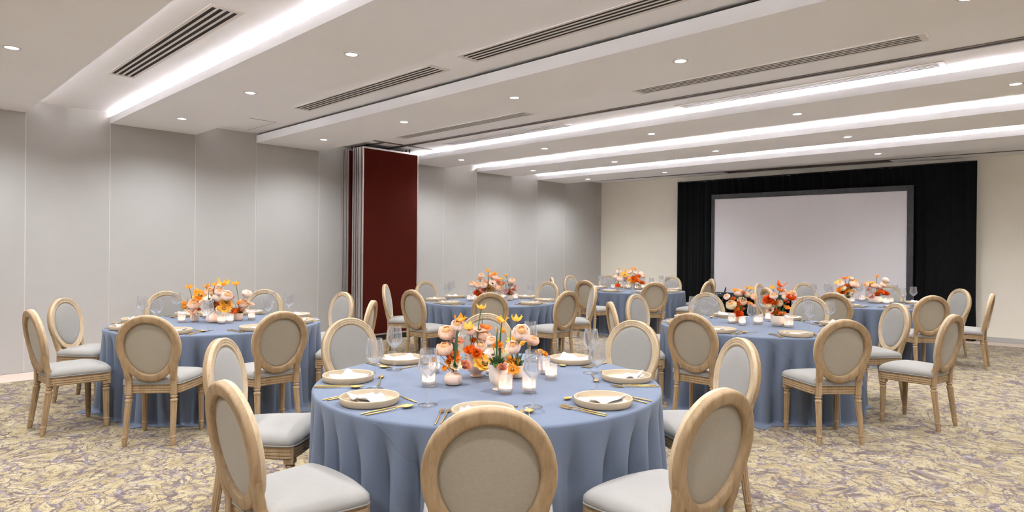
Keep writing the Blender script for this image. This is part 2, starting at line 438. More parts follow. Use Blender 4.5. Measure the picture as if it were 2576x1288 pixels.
BEAMS = [(-2.45, -1.42, True), (0.33, 1.356, False), (2.195, 3.21, True), (4.05, 5.062, False), (6.70, 7.644, True), (8.47, 9.458, True), (10.285, 11.252, True)]
for y0, y1, lit in BEAMS:
    mb = MB()
    lip = 3.082 if lit else 3.108
    prism_x(mb, [(y0, ZB), (y1, ZB), (y1, 3.085), (y1 - 0.02, 3.085), (y1 - 0.02, ZB + 0.02), (y1 - 0.2, ZB + 0.02), (y1 - 0.2, ZC + 0.01), (y0 + 0.26, ZC + 0.01), (y0 + 0.26, ZB + 0.02), (y0 + 0.02, ZB + 0.02), (y0 + 0.02, lip), (y0, lip)], XW, XR)
    bo = struct('ceiling_beam', mb, 'ceil')
    # light strips hidden in the troughs: the bright one behind the near lip, a weaker one along the far edge
    for on, ya, yb, yl, ang, wm in ((lit, y0 + 0.0202, y0 + 0.027, y0 + 0.034, 110, COVE_W), (True, y1 - 0.027, y1 - 0.0202, y1 - 0.034, -110, FAR_W)):
        if not on: continue
        mb = MB(); mb.box(XW + 0.05, ya, ZB + 0.03, XR - 0.05, yb, ZB + 0.062)
        link('light_strip', mb.mesh('light_strip', 'alu'), bo)
        la = bpy.data.lights.new('cove_light', 'AREA'); la.shape = 'RECTANGLE'
        L = XR - XW - 0.1
        la.size = L; la.size_y = 0.03; la.energy = wm * L; la.color = COVE_COL
        lo = bpy.data.objects.new('cove_light', la); COL.objects.link(lo)
        lo.location = ((XW + XR) / 2, yl, ZB + 0.046); lo.rotation_euler = (radians(ang), 0, 0); lo.parent = bo

# ceiling vents
VENTS = [(-7.0, -4.45, 1.67, 1.90, 'nearest the panelled wall, beside the first bright cove'), (-7.05, -4.44, 3.575, 3.80, 'second row, wall end'),
         (-4.08, -1.45, 3.56, 3.79, 'second row, in front of the unlit beam'), (-7.70, -5.10, 5.54, 5.735, 'third row, wall end'),
         (-3.61, -1.02, 5.535, 5.75, 'third row, open end'), (-7.66, -5.16, 6.39, 6.60, 'beside the partition track, wall end'), (-3.615, -1.047, 6.45, 6.64, 'beside the partition track, open end')]
VL = ['long slotted white air vent in the recess before the first bright cove', 'long slotted white air vent in the unlit recess above the wall-side table',
      'long slotted white air vent in the unlit recess above the front table', 'slotted air vent by the folded red partition, before the ceiling track',
      'long slotted air vent over the middle of the room, before the ceiling track', 'slotted air vent by the folded red partition, behind the ceiling track',
      'long slotted air vent over the middle of the room, behind the ceiling track']
for (x0, x1, y0, y1, _), lab in zip(VENTS, VL):
    t = thing('air_vent', lab, 'vent', ((x0 + x1) / 2, (y0 + y1) / 2, ZC), 0, 'slotted ceiling vents')
    hx, hy = (x1 - x0) / 2, (y1 - y0) / 2
    mb = MB(); w = 0.026
    for a, b, c, d in ((-hx, -hy, hx, -hy + w), (-hx, hy - w, hx, hy), (-hx, -hy + w, -hx + 0.05, hy - w), (hx - 0.05, -hy + w, hx, hy - w)):
        mb.box(a, b, -0.006, c, d, -0.0005)
    link('frame', mb.mesh('vent_frame', 'vent'), t)
    mb = MB(); mb.box(-hx + 0.05, -hy + w, -0.0022, hx - 0.05, hy - w, -0.0008)
    link('slot_shade', mb.mesh('vent_slot_shade', 'dark'), t)  # black sheet painting the shade of the cavity between the slats
    n = 3; inner = 2 * (hy - w); sw = 0.019; gap = (inner - n * sw) / (n + 1)
    for i in range(n):
        ya = -hy + w + gap + i * (sw + gap)
        mb = MB(); mb.box(-hx + 0.05, ya, -0.0045, hx - 0.05, ya + sw, -0.0023)
        link('slat', mb.mesh('vent_slat', 'vent'), t)

# partition track
tr = thing('partition_track', 'dark grey metal track for the folding partition running across the ceiling', 'track', (0, 0, ZC))
mb = MB()
def track_bar(mb, mg, x0, y0, x1, y1, w):
    dx, dy = x1 - x0, y1 - y0; L = hypot(dx, dy); nx, ny = -dy / L * w / 2, dx / L * w / 2
    for (m, k, z0, z1) in ((mb, 1.0, -0.008, -0.001), (mg, 0.28, -0.0095, -0.0082)):
        q = [(x0 + nx * k, y0 + ny * k), (x1 + nx * k, y1 + ny * k), (x1 - nx * k, y1 - ny * k), (x0 - nx * k, y0 - ny * k)]
        m.add([(x, y, z0) for x, y in q] + [(x, y, z1) for x, y in q], [(0, 1, 2, 3), (0, 4, 5, 1), (1, 5, 6, 2), (2, 6, 7, 3), (3, 7, 4, 0)], False)
mg = MB()
track_bar(mb, mg, -8.9, 6.11, XR - 0.05, 6.21, 0.095)
track_bar(mb, mg, -8.21, 5.42, -8.21, 6.66, 0.055)
track_bar(mb, mg, -8.9, 5.66, -8.21, 5.70, 0.075)
link('rail', mb.mesh('track_rail', 'track'), tr)
link('groove_shade', mg.mesh('track_groove_shade', 'dark'), tr)  # raised black strip painting the shade in the rail's slot
# access hatch in the unlit recess by the wall
hh = thing('ceiling_hatch', 'white flush access hatch in the unlit recess by the panelled wall', 'hatch', (-8.45, 3.64, ZC))
mb = MB(); mb.box(-0.42, -0.20, -0.004, 0.42, 0.20, -0.0005); link('cover', mb.mesh('hatch_cover', 'ceil'), hh)
mb = MB()
for a, b, c, d in ((-0.43, -0.21, 0.43, -0.204), (-0.43, 0.204, 0.43, 0.21), (-0.43, -0.204, -0.424, 0.204), (0.424, -0.204, 0.43, 0.204)): mb.box(a, b, -0.003, c, d, -0.0005)
link('edge_gap', mb.mesh('hatch_gap', 'track'), hh)

# folding partition stacked against the wall
px_, PY0, PY1, PZ = -8.45, 5.475, 6.55, 3.072
fp = thing('folding_partition', 'dark red folding room partition stacked in panels against the panelled wall', 'partition', (px_, (PY0 + PY1) / 2, 0))
hy = (PY1 - PY0) / 2
def panel(dx, th, y0, y1, face, edge):
    p_ = link('panel', None, fp, (dx, 0, 0))
    mb = MB(); mb.box(-th + 0.006, y0 + 0.012, 0.10, -0.006, y1 - 0.012, PZ - 0.022)
    link('core', mb.mesh('panel_core', 'seal'), p_)
    mb = MB(); mb.box(-0.006, y0 + 0.014, 0.11, 0.0, y1 - 0.014, PZ - 0.03); mb.box(-th, y0 + 0.014, 0.11, -th + 0.006, y1 - 0.014, PZ - 0.03)
    link('felt_face', mb.mesh('panel_face', face), p_)
    mb = MB()
    for ya, yb in ((y0, y0 + 0.014), (y1 - 0.014, y1)):
        mb.box(-th, ya, 0.085, -th * 0.68, yb, PZ - 0.005); mb.box(-th * 0.32, ya, 0.085, 0.002, yb, PZ - 0.005)
    mb.box(-th, y0 + 0.012, PZ - 0.03, 0.002, y1 - 0.012, PZ - 0.004); mb.box(-th, y0 + 0.012, 0.085, 0.002, y1 - 0.012, 0.11)
    link('edge_trim', mb.mesh('panel_trim', edge), p_)
    mb = MB(); mb.box(-th * 0.8, y0 + 0.03, 0.0, -th * 0.2, y1 - 0.03, 0.088)
    link('floor_seal', mb.mesh('panel_seal', 'seal'), p_)
    mb = MB()
    for yy in (y0 + 0.15, y1 - 0.15): mb.lathe([(0.011, PZ - 0.01), (0.011, ZC - 0.003)], 10, -th / 2, yy)
    link('trolley', mb.mesh('panel_trolley', 'seal'), p_)
panel(0.0, 0.085, -hy, hy, 'redfelt', 'alu')
panel(-0.096, 0.08, -hy, hy, 'redfelt', 'alu')
panel(-0.205, 0.085, -hy - 0.005, hy, 'redfelt', 'alu')
panel(-0.315, 0.075, -hy + 0.06, hy, 'redfelt', 'seal')
panel(-0.41, 0.08, -hy - 0.01, hy, 'redfelt', 'alu')
panel(-0.505, 0.08, -hy - 0.01, hy, 'redfelt', 'alu')

# downlights
DX = [-8.03, -6.16, -4.33, -2.50, -0.62, 1.25]
DL = []
for y, xs in ((-1.0, DX), (0.83, DX), (2.69, DX), (4.555, DX), (7.15, DX), (8.99, DX), (10.81, [-8.085, -6.24, -2.58, -0.6, 1.25])):
    for x in xs: DL.append((x, y))
lm_ring = MB(); lm_ring.lathe([(0.043, -0.002), (0.046, -0.006), (0.062, -0.005), (0.064, -0.0005)], 28)
lm_ring = lm_ring.mesh('trim_ring', 'vent')
lm_lens = MB(); lm_lens.lathe([(0.045, -0.0035), (0.03, -0.0065), (0.0005, -0.0075)], 28)
lm_lens = lm_lens.mesh('lens', 'lens')
ROWN = {-1.0: 'behind', 0.83: 'on the near beam', 2.69: 'on the beam over the front tables', 4.555: 'on the unlit-lipped beam', 7.15: 'on the beam behind the ceiling track', 8.99: 'on the second beam behind the ceiling track', 10.81: 'on the last beam before the screen'}
spot = bpy.data.lights.new('spot', 'SPOT'); spot.energy = SPOT_W; spot.spot_size = radians(152); spot.spot_blend = 0.95; spot.shadow_soft_size = 0.035; spot.color = SPOT_COL
cnt = {}
for x, y in DL:
    k = cnt.get(y, 0); cnt[y] = k + 1
    t = thing('recessed_downlight', f'small round downlight {ROWN[y]}, {ORD[k]} from the wall side', 'downlight', (x, y, ZB), 0, 'recessed ceiling downlights')
    link('trim_ring', lm_ring, t); link('lens', lm_lens, t)
    so = bpy.data.objects.new('spot', spot); COL.objects.link(so); so.parent = t; so.location = (0, 0, -0.03)

# black drape behind the screen
def wall_frame(x, d):   # point d in front of the back wall
    return x, yback(x) - d
t = thing('black_drape', 'black floor-length drape hung along the beige back wall', 'curtain')
mb = MB(); N = 420; wob = Wob(5, 8, 2)
x0, x1 = -6.99, -1.63
rg = []
for iz, z in enumerate([0.012, 0.10, 0.6, 1.2, 1.8, 2.4, 2.8, 2.985]):
    row = []
    for i in range(N + 1):
        u = i / N; x = x0 + (x1 - x0) * u
        a = 0.030 - 0.006 * (z / 3)
        ph = u * 62 * 2 * pi / 2 + 2.2 * wob(u * 6.0)
        d = 0.17 + a * sin(ph) * (0.6 + 0.4 * sin(ph * 0.31)) + 0.008 * sin(ph * 2.3)
        top = z + (0.012 * sin(u * 40) * 0.3 + 0.05 * u if iz == 7 else 0)
        X, Y = wall_frame(x + (0.015 if z < 0.2 and i == N else 0), d)
        row.append((X, Y, top))
    rg.append(row)
mb.rings(rg, close=False)
o = link('drape_cloth', mb.mesh('drape_cloth', 'drape'), t)
sm = o.modifiers.new('thickness', 'SOLIDIFY'); sm.thickness = 0.004
mb = MB(); mb.tube([(*wall_frame(x0, 0.16), 3.0), (*wall_frame(x1, 0.16), 3.045)], 0.014, 8)
link('rod', mb.mesh('drape_rod', 'seal'), t)
mb = MB()
for x in (x0 + 0.04, (x0 + x1) / 2, x1 - 0.04):
    X, Y = wall_frame(x, 0.125); mb.tube([(X, Y, 0.0), (X, Y, 3.03)], 0.014, 8)
link('upright', mb.mesh('drape_upright', 'seal'), t)

# projection screen
t = thing('projection_screen', 'large pale projection screen with a black cloth border before the drape', 'screen')
SD = 0.42
sx0, sx1, sz0, sz1 = -6.02, -2.575, 0.63, 2.575
def sp(x, z, d): X, Y = wall_frame(x, SD + d); return (X, Y, z)
mb = MB()
q = [sp(sx0, sz0, 0), sp(sx1, sz0, 0), sp(sx1, sz1, 0), sp(sx0, sz1, 0), sp(sx0, sz0, -0.012), sp(sx1, sz0, -0.012), sp(sx1, sz1, -0.012), sp(sx0, sz1, -0.012)]
mb.add(q, [(0, 1, 2, 3), (5, 4, 7, 6), (0, 4, 5, 1), (1, 5, 6, 2), (2, 6, 7, 3), (3, 7, 4, 0)], False)
link('screen_surface', mb.mesh('screen_surface', 'screen'), t)
b = 0.095
def frame_bar(xa, za, xb, zb, n, seed):
    mb = MB(); r = random.Random(seed)
    for k in range(n):
        pass
    vs = [sp(xa, za, 0.022), sp(xb, za, 0.022), sp(xb, zb, 0.022), sp(xa, zb, 0.022), sp(xa, za, -0.03), sp(xb, za, -0.03), sp(xb, zb, -0.03), sp(xa, zb, -0.03)]
    mb.add(vs, [(0, 1, 2, 3), (5, 4, 7, 6), (0, 4, 5, 1), (1, 5, 6, 2), (2, 6, 7, 3), (3, 7, 4, 0)], False)
    link('border', mb.mesh('screen_border', 'screenframe'), t)
frame_bar(sx0 - 0.06, sz1, sx1 + b, sz1 + b, 20, 1); frame_bar(sx0 - 0.06, sz0 - b, sx1 + b, sz0, 20, 2)
frame_bar(sx0 - 0.06, sz0, sx0, sz1, 20, 3); frame_bar(sx1, sz0, sx1 + b, sz1, 20, 4)
for x in (sx0 + 0.25, sx1 - 0.25):
    mb = MB()
    mb.tube([sp(x, 0.0, -0.035), sp(x, sz1, -0.035)], 0.018, 8); mb.tube([sp(x, 0.02, -0.035), sp(x, 0.02, 0.45)], 0.016, 8); mb.tube([sp(x, 0.02, -0.035), sp(x, 0.02, -0.2)], 0.016, 8); mb.tube([sp(x, 0.02, 0.4), sp(x, 0.75, -0.02)], 0.012, 8)
    link('leg', mb.mesh('screen_leg', 'seal'), t)
mb = MB()
for k in range(3):
    mb.add([sp(sx0 + 0.045 + 0.045 * k, sz0 - 0.035, 0.0235), sp(sx0 + 0.075 + 0.045 * k, sz0 - 0.035, 0.0235), sp(sx0 + 0.075 + 0.045 * k, sz0 - 0.022, 0.0235), sp(sx0 + 0.045 + 0.045 * k, sz0 - 0.022, 0.0235)], [(0, 1, 2, 3)], False)
link('badge', mb.mesh('screen_badge', 'screen'), t)

# ------------------------------------------------------------------ tables
ZT = 0.745
TABLES = [
    (-2.501, 2.445, 'front table', [(1233, 1013), None]),
    (-6.213, 2.426, 'near wall-side table', None),
    (-2.527, 6.210, 'middle open-side table', None),
    (-6.345, 6.212, 'table beside the partition', None),
    (-6.411, 9.993, 'far back-corner table', None),
    (-2.585, 10.081, 'far table before the screen', None),
]
RT = 0.938
SEAT = {-45: 'front', 0: 'right-front', 45: 'right-side', 90: 'right-rear', 135: 'rear', 180: 'left-rear', -135: 'left-side', -90: 'left-front'}
ANG = [-45, 0, 45, 90, 135, 180, -135, -90]
RC = 1.461
# where the top of each chair back stands in the photograph (pixels), used to set the chairs where they stand
CHPX = [
    {-45: 1233, -90: 557, -135: 548, 180: 873, 135: 1222, 90: 1600, 45: 1872, 0: 1824},
    {-45: 367, 0: 712, 45: 900, 90: 868, 135: 668, 180: 415, -135: 154, -90: 120},
    {-90: 1735, -45: 2130, 0: 2405, 45: 2262, 90: 2040, 135: 1775, -135: 1545, 180: 1596},
    {-135: 975, -90: 1033, -45: 1233, 0: 1432, 45: 1495, 90: 1382, 180: 1068},
    {180: 1432, -90: 1470, 135: 1530, -45: 1648, 90: 1693, 45: 1775, 0: 1785, -135: 1386},
    {180: 1905, -135: 1925, 135: 2020, 90: 2235, -90: 2095, -45: 2350, 45: 2420, 0: 2500},
]

def cloth_fn(seed, dents):
    w1, w2, w3, w4 = Wob(seed, 7, 2), Wob(seed + 1, 5, 3), Wob(seed + 2, 9, 5), Wob(seed + 3, 12, 9)
    n = 34
    def crest(t):
        p = n * t + 2.6 * w1(t) + 1.3 * sin(3 * t + seed)
        return abs(sin(p / 2)) ** 0.9
    def f(t, h):
        """h 0 at the table edge, 1 at the floor: lobes hang from the edge with narrow creases between"""
        g = crest(t)
        A = (0.10 * smst(-0.03, 0.36, h) + 0.02 * smst(0.5, 1.0, h)) * (0.75 + 0.35 * w2(t))
        d = max([0.0] + [exp(-abs(((t - a + pi) % (2 * pi) - pi) * 0.95 / 0.285) ** 6) for a in dents])
        r = RT + 0.004 - A * (1 - g) + 0.006 * w3(t) * smst(0.1, 0.5, h)
        return min(r, RT + 0.008) * d + (r + (0.045 * h ** 1.3 + 0.02 * h * g)) * (1 - d)
    return f, w2, w3

def make_cloth(ti, cx, cy, nm, dents):
    f, w2, w3 = cloth_fn(11 + ti * 7, dents)
    N = 480; rg = []
    for r in (0.02, 0.3, 0.6, 0.85, RT - 0.012):
        rg.append([(r * cos(2 * pi * k / N), r * sin(2 * pi * k / N), ZT) for k in range(N)])
    for j in range(1, 5):
        a = j / 4 * pi / 2
        rr = []
        for k in range(N):
            t = 2 * pi * k / N
            base = RT - 0.012; e = f(t, 0) - base
            rr.append(((base + e * sin(a)) * cos(t), (base + e * sin(a)) * sin(t), ZT - 0.014 * (1 - cos(a))))
        rg.append(rr)
    H = 26
    for j in range(1, H + 1):
        h = j / H; z = ZT - 0.014 - (ZT - 0.014 - 0.012) * h
        rg.append([(f(2 * pi * k / N, h) * cos(2 * pi * k / N), f(2 * pi * k / N, h) * sin(2 * pi * k / N), z) for k in range(N)])
    for j in range(1, 4):      # hem lying on the carpet
        rr = []
        for k in range(N):
            t = 2 * pi * k / N
            r = f(t, 1) + (0.018 + 0.022 * max(0, w3(t * 1.0) + 0.5)) * j
            dn = max([0.0] + [exp(-abs(((t - a + pi) % (2 * pi) - pi) * 0.95 / 0.285) ** 6) for a in dents]); r = r * (1 - dn) + min(r, 0.952) * dn
            rr.append((r * cos(t), r * sin(t), 0.012 - 0.003 * j + 0.010 * max(0, sin(17 * t + 2 * w2(t))) * (1 if j < 3 else 0.1)))
        rg.append(rr)
    mb = MB(); mb.rings(rg)
    mb.f.append(tuple(range(N))); mb.sm.append(False)
    t = thing('tablecloth', f'blue-grey floor-length round tablecloth on the {nm}', 'tablecloth', (cx, cy, 0), 0, 'blue-grey tablecloths')
    link('cloth', mb.mesh('cloth', 'cloth'), t)
    # stitched seam running across a corner of the drop
    for a0 in (-1.32 + 0.1 * ti, 1.9):
        pts = []
        for i in range(22):
            u = i / 21; th = a0 + 0.34 * u; h = 0.004 + 0.42 * u ** 1.3
            r = f(th, h) + 0.0006; pts.append((r * cos(th), r * sin(th), ZT - 0.014 - (ZT - 0.026) * h))
        mb = MB(); mb.tube(pts, 0.0016, 5); link('seam', mb.mesh('seam', 'cloth'), t)
    return t

# ------------------------------------------------------------------ chair (faces +y, floor at z 0)
def chaikin(pts, it=3):
    for _ in range(it):
        q = []
        for i in range(len(pts)):
            a, b_ = pts[i], pts[(i + 1) % len(pts)]
            q.append((0.75 * a[0] + 0.25 * b_[0], 0.75 * a[1] + 0.25 * b_[1])); q.append((0.25 * a[0] + 0.75 * b_[0], 0.25 * a[1] + 0.75 * b_[1]))
        pts = q
    return pts
seat_poly = chaikin([(-0.185, -0.212), (-0.20, -0.205), (-0.245, 0.14), (-0.238, 0.178), (-0.13, 0.200), (0.0, 0.207), (0.13, 0.200), (0.238, 0.178), (0.245, 0.14), (0.20, -0.205), (0.185, -0.212), (0.0, -0.214)], 3)[::-1]
def off(poly, d):
    n = len(poly); out = []
    for i in range(n):
        a = Vector(poly[i - 1]); b_ = Vector(poly[(i + 1) % n]); t = (b_ - a).normalized()
        nn = Vector((-t.y, t.x))
        if nn.dot(Vector(poly[i])) < 0: nn = -nn
        out.append((poly[i][0] + nn.x * d, poly[i][1] + nn.y * d))
    return out
def build_chair_meshes():
    D = {}
    # seat rail with reeded face
    mb = MB()
    prof = [(-0.022, 0.378), (0.0, 0.378), (0.004, 0.384), (0.004, 0.391), (-0.001, 0.395), (0.004, 0.399), (0.004, 0.409), (-0.001, 0.413), (0.004, 0.417), (0.004, 0.427), (-0.001, 0.431), (0.003, 0.436), (0.003, 0.444), (-0.022, 0.446)]
    rg = [[(x, y, z) for x, y in off(seat_poly, d)] for d, z in prof]
    rg.append(rg[0]); mb.rings(rg, True, smooth=False)
    D['seat_rail'] = mb.mesh('seat_rail', 'wood')
    # cushion
    mb = MB(); rg = []
    for d, z in ((-0.015, 0.440), (0.006, 0.4465), (0.011, 0.460), (0.009, 0.476), (-0.002, 0.488)):
        rg.append([(x, y, z) for x, y in off(seat_poly, d)])
    last = rg[-1]
    for k, z in ((0.97, 0.496), (0.91, 0.503), (0.8, 0.509), (0.6, 0.514), (0.4, 0.5165), (0.2, 0.5175)): rg.append([(k * (x * k * k + (1 - k * k) * 0.225 * cos(atan2(y / 0.2, x / 0.225))), k * (y * k * k + (1 - k * k) * 0.2 * sin(atan2(y / 0.2, x / 0.225))), z) for x, y, _ in last])
    rg.append([(0.002 * cos(atan2(y / 0.2, x / 0.225)), 0.002 * sin(atan2(y / 0.2, x / 0.225)), 0.518) for x, y, _ in last]); mb.rings(rg, True, True, True)
    D['seat_cushion'] = mb.mesh('seat_cushion', 'linen')
    mb = MB(); mb.loop_tube([(x, y, 0.4485) for x, y in off(seat_poly, 0.0085)], 0.0042, 6)
    D['piping'] = mb.mesh('piping', 'linen')
    # oval back, in a tilted plane
    tilt = radians(10); W, Hh = 0.222, 0.2515; RW = 0.053
    ct, st = cos(tilt), sin(tilt); by, bz, s0 = -0.222, 0.472, Hh
    def bp(x, s, n): return (x, by - s * st - n * -ct * 1.0 if False else by - s * st + n * ct, bz + s * ct + n * st)
    def egg(th, k):    # th from the top; k inset
        x = (W - k) * sin(th) * (1 + 0.075 * cos(th)); s = s0 + (Hh - k) * cos(th)
        return x, s
    N = 72
    prof = [(0.0, -0.014), (0.004, -0.019), (0.010, -0.021), (0.044, -0.021), (0.051, -0.017), (0.053, -0.008), (0.053, 0.018), (0.049, 0.0245), (0.041, 0.0255), (0.037, 0.0205), (0.032, 0.023), (0.026, 0.023), (0.0225, 0.0185), (0.018, 0.021), (0.010, 0.021), (0.006, 0.014), (0.0, 0.012)]
    mb = MB(); rg = []
    for i in range(N + 1):
        th = 2 * pi * i / N; r = []
        for w, d in prof:
            x, s = egg(th, RW - w); r.append(bp(x, s, d))
        rg.append(r)
    mb.rings(rg, True); 
    D['back_frame'] = mb.mesh('back_frame', 'woodlight')
    # the plain rear of the frame is stained darker: its own shell
    mb = MB(); rg = []
    for i in range(N + 1):
        th = 2 * pi * i / N; r = []
        for w, d in ((-0.001, 0.006), (-0.001, -0.016), (0.003, -0.0205), (0.010, -0.0225), (0.043, -0.0225), (0.050, -0.0205), (0.0542, -0.013), (0.0544, 0.004)):
            x, s = egg(th, RW - w); r.append(bp(x, s, d))
        rg.append(r)
    mb.rings(rg, False); D['rear_moulding'] = mb.mesh('rear_moulding', 'wood')
    for nm, mat, sg in (('back_pad', 'linen', 1), ('rear_panel', 'linenback', -1)):
        mb = MB(); rg = []
        base = 0.010 if sg > 0 else 0.0015
        for q, dz in ((0.0515, 0.0), (0.055, 0.006), (0.064, 0.0105), (0.088, 0.0145), (0.12, 0.0175), (0.16, 0.019)):
            r = []
            for i in range(N):
                x, s = egg(2 * pi * i / N, q); r.append(bp(x, s, base + sg * dz * (1 if sg > 0 else 0.42)))
            rg.append(r if sg < 0 else r[::-1])
        rg.append([bp(egg(2 * pi * i / N, 0.0)[0] * 0.01, s0 + (egg(2 * pi * i / N, 0)[1] - s0) * 0.01, base + sg * 0.0192 * (1 if sg > 0 else 0.42)) for i in (range(N) if sg < 0 else range(N - 1, -1, -1))])
        mb.rings(rg, True, False, True); D[nm] = mb.mesh(nm, mat)
    # uprights from the seat corners into the oval
    for sg, nm in ((-1, 'upright_a'), (1, 'upright_b')):
        mb = MB(); rg = []
        for x, y, z, w, d in ((0.158, -0.213, 0.372, 0.046, 0.044), (0.158, -0.213, 0.452, 0.046, 0.044), (0.157, -0.216, 0.475, 0.044, 0.044), (0.159, -0.232, 0.515, 0.043, 0.040), (0.167, -0.243, 0.565, 0.043, 0.037), (0.180, -0.252, 0.615, 0.040, 0.034), (0.190, -0.260, 0.665, 0.032, 0.031), (0.196, -0.268, 0.715, 0.020, 0.028)):
            hw, hd = w / 2, d / 2; c = 0.006
            rg.append([(sg * (x - hw + c), y - hd, z), (sg * (x + hw - c), y - hd, z), (sg * (x + hw), y - hd + c, z), (sg * (x + hw), y + hd - c, z), (sg * (x + hw - c), y + hd, z), (sg * (x - hw + c), y + hd, z), (sg * (x - hw), y + hd - c, z), (sg * (x - hw), y - hd + c, z)][::sg])
        mb.rings(rg, True, True, True, False); D[nm] = mb.mesh('upright', 'wood')
    # legs
    def leg(cx, cy, ax, ay, front):
        mb = MB()
        h = 0.026 if front else 0.024
        if front:
            mb.box(cx - h, cy - h, 0.352, cx + h, cy + h, 0.448)
            for dx, dy in ((0, 1), (1 if cx > 0 else -1, 0)):    # raised square on the corner block
                if dx: mb.box(cx + dx * h - 0.002, cy - 0.013, 0.393, cx + dx * h + 0.002, cy + 0.013, 0.425)
                else: mb.box(cx - 0.013, cy + h - 0.002, 0.393, cx + 0.013, cy + h + 0.002, 0.425)
        top = 0.354 if front else 0.376
        P = [(0.019, top), (0.017, top - 0.008), (0.0235, top - 0.014), (0.0235, top - 0.022), (0.0175, top - 0.028), (0.0175, top - 0.036), (0.0245, top - 0.042), (0.0245, top - 0.052),
             (0.0225, top - 0.056), (0.0185, 0.085), (0.0175, 0.075), (0.0205, 0.070), (0.0205, 0.062), (0.0175, 0.056), (0.0185, 0.045), (0.0150, 0.004), (0.013, 0.0)]
        mb.lathe([(r * 1.06, z) for r, z in P], 20, cx, cy, 0.15, (0.08, top - 0.055), False, (ax, ay), (False, True))
        return mb.mesh('leg', 'wood')
    D['leg_a'] = leg(-0.213, 0.155, -0.01, 0.015, True); D['leg_b'] = leg(0.213, 0.155, 0.01, 0.015, True)
    D['leg_c'] = leg(-0.158, -0.213, -0.03, -0.13, False); D['leg_d'] = leg(0.158, -0.213, 0.03, -0.13, False)
    return D
CM = build_chair_meshes()
CHAIR_PARTS = [('seat_rail', 'seat_rail'), ('seat_cushion', 'seat_cushion'), ('back_frame', 'back_frame'), ('back_pad', 'back_pad'), ('rear_panel', 'rear_panel'),
               ('upright', 'upright_a'), ('upright', 'upright_b'), ('leg', 'leg_a'), ('leg', 'leg_b'), ('leg', 'leg_c'), ('leg', 'leg_d')]
def make_chair(label, loc, rz, group):
    t = thing('dining_chair', label, 'chair', loc, rz, group)
    for nm, k in CHAIR_PARTS:
        o = link(nm, CM[k], t)
        if k == 'seat_cushion': link('piping', CM['piping'], o)
        if k == 'back_frame': link('rear_moulding', CM['rear_moulding'], o)
    return t
TOPY = 0.316         # the back's top stands this far behind the chair's middle
SEAT_EDGE = seat_poly[::3]
ROT = {(0, 0): -8, (2, 0): -16, (0, -90): -2, (0, 45): 8}
for ti, (cx, cy, nm, _) in enumerate(TABLES):
    dents = []
    for a in ANG:
        an = radians(a)
        P = Vector((cx + RC * cos(an), cy + RC * sin(an), 0.975))
        if a in CHPX[ti]:
            D = (P - Vector((0, 0, CAM_H))).dot(_fw)
            dx = (CHPX[ti][a] - to_px(P)[0]) * D / F_PX
            dx = max(-0.22, min(0.22, dx))
            P = P + _rt * dx
        v = Vector((cx - P.x, cy - P.y)); dist = v.length; v.normalize()
        face = atan2(v.y, v.x) + radians(ROT.get((ti, a), 0))
        fv = Vector((cos(face), sin(face)))
        o2 = Vector((P.x, P.y)) + fv * TOPY
        # never closer than the cloth lets it
        rv = Vector((fv.y, -fv.x))
        want = CHPX[ti].get(a); moved = 0.0
        for it in range(14):
            for _ in range(40):
                near = min((o2 + rv * qx + fv * (qy + 0.012) - Vector((cx, cy))).length for qx, qy in SEAT_EDGE)
                if near >= 0.960: break
                o2 = o2 + Vector((o2.x - cx, o2.y - cy)).normalized() * max(0.001, 0.960 - near)
            if want is None: break
            tp = o2 - fv * TOPY; tg = Vector((-(o2.y - cy), o2.x - cx)).normalized()
            p0 = to_px((tp.x, tp.y, 0.975))[0]; g1 = (to_px((tp.x + tg.x * 0.01, tp.y + tg.y * 0.01, 0.975))[0] - p0) / 0.01
            if abs(g1) < 0.35 * F_PX / tp.dot(Vector((_f0.x, _f0.y))): break
            st = max(-0.04, min(0.04, 0.7 * (want - p0) / g1))
            if abs(moved + st) > 0.22: break
            moved += st; o2 = o2 + tg * st
        an2 = atan2(o2.y - cy, o2.x - cx); dents.append(an2)
        make_chair(f'oval-back oak and linen chair, {SEAT[a]} place at the {nm}', (o2.x, o2.y, 0), face - pi / 2, 'oval-back chairs around the round tables')
    make_cloth(ti, cx, cy, nm, dents)

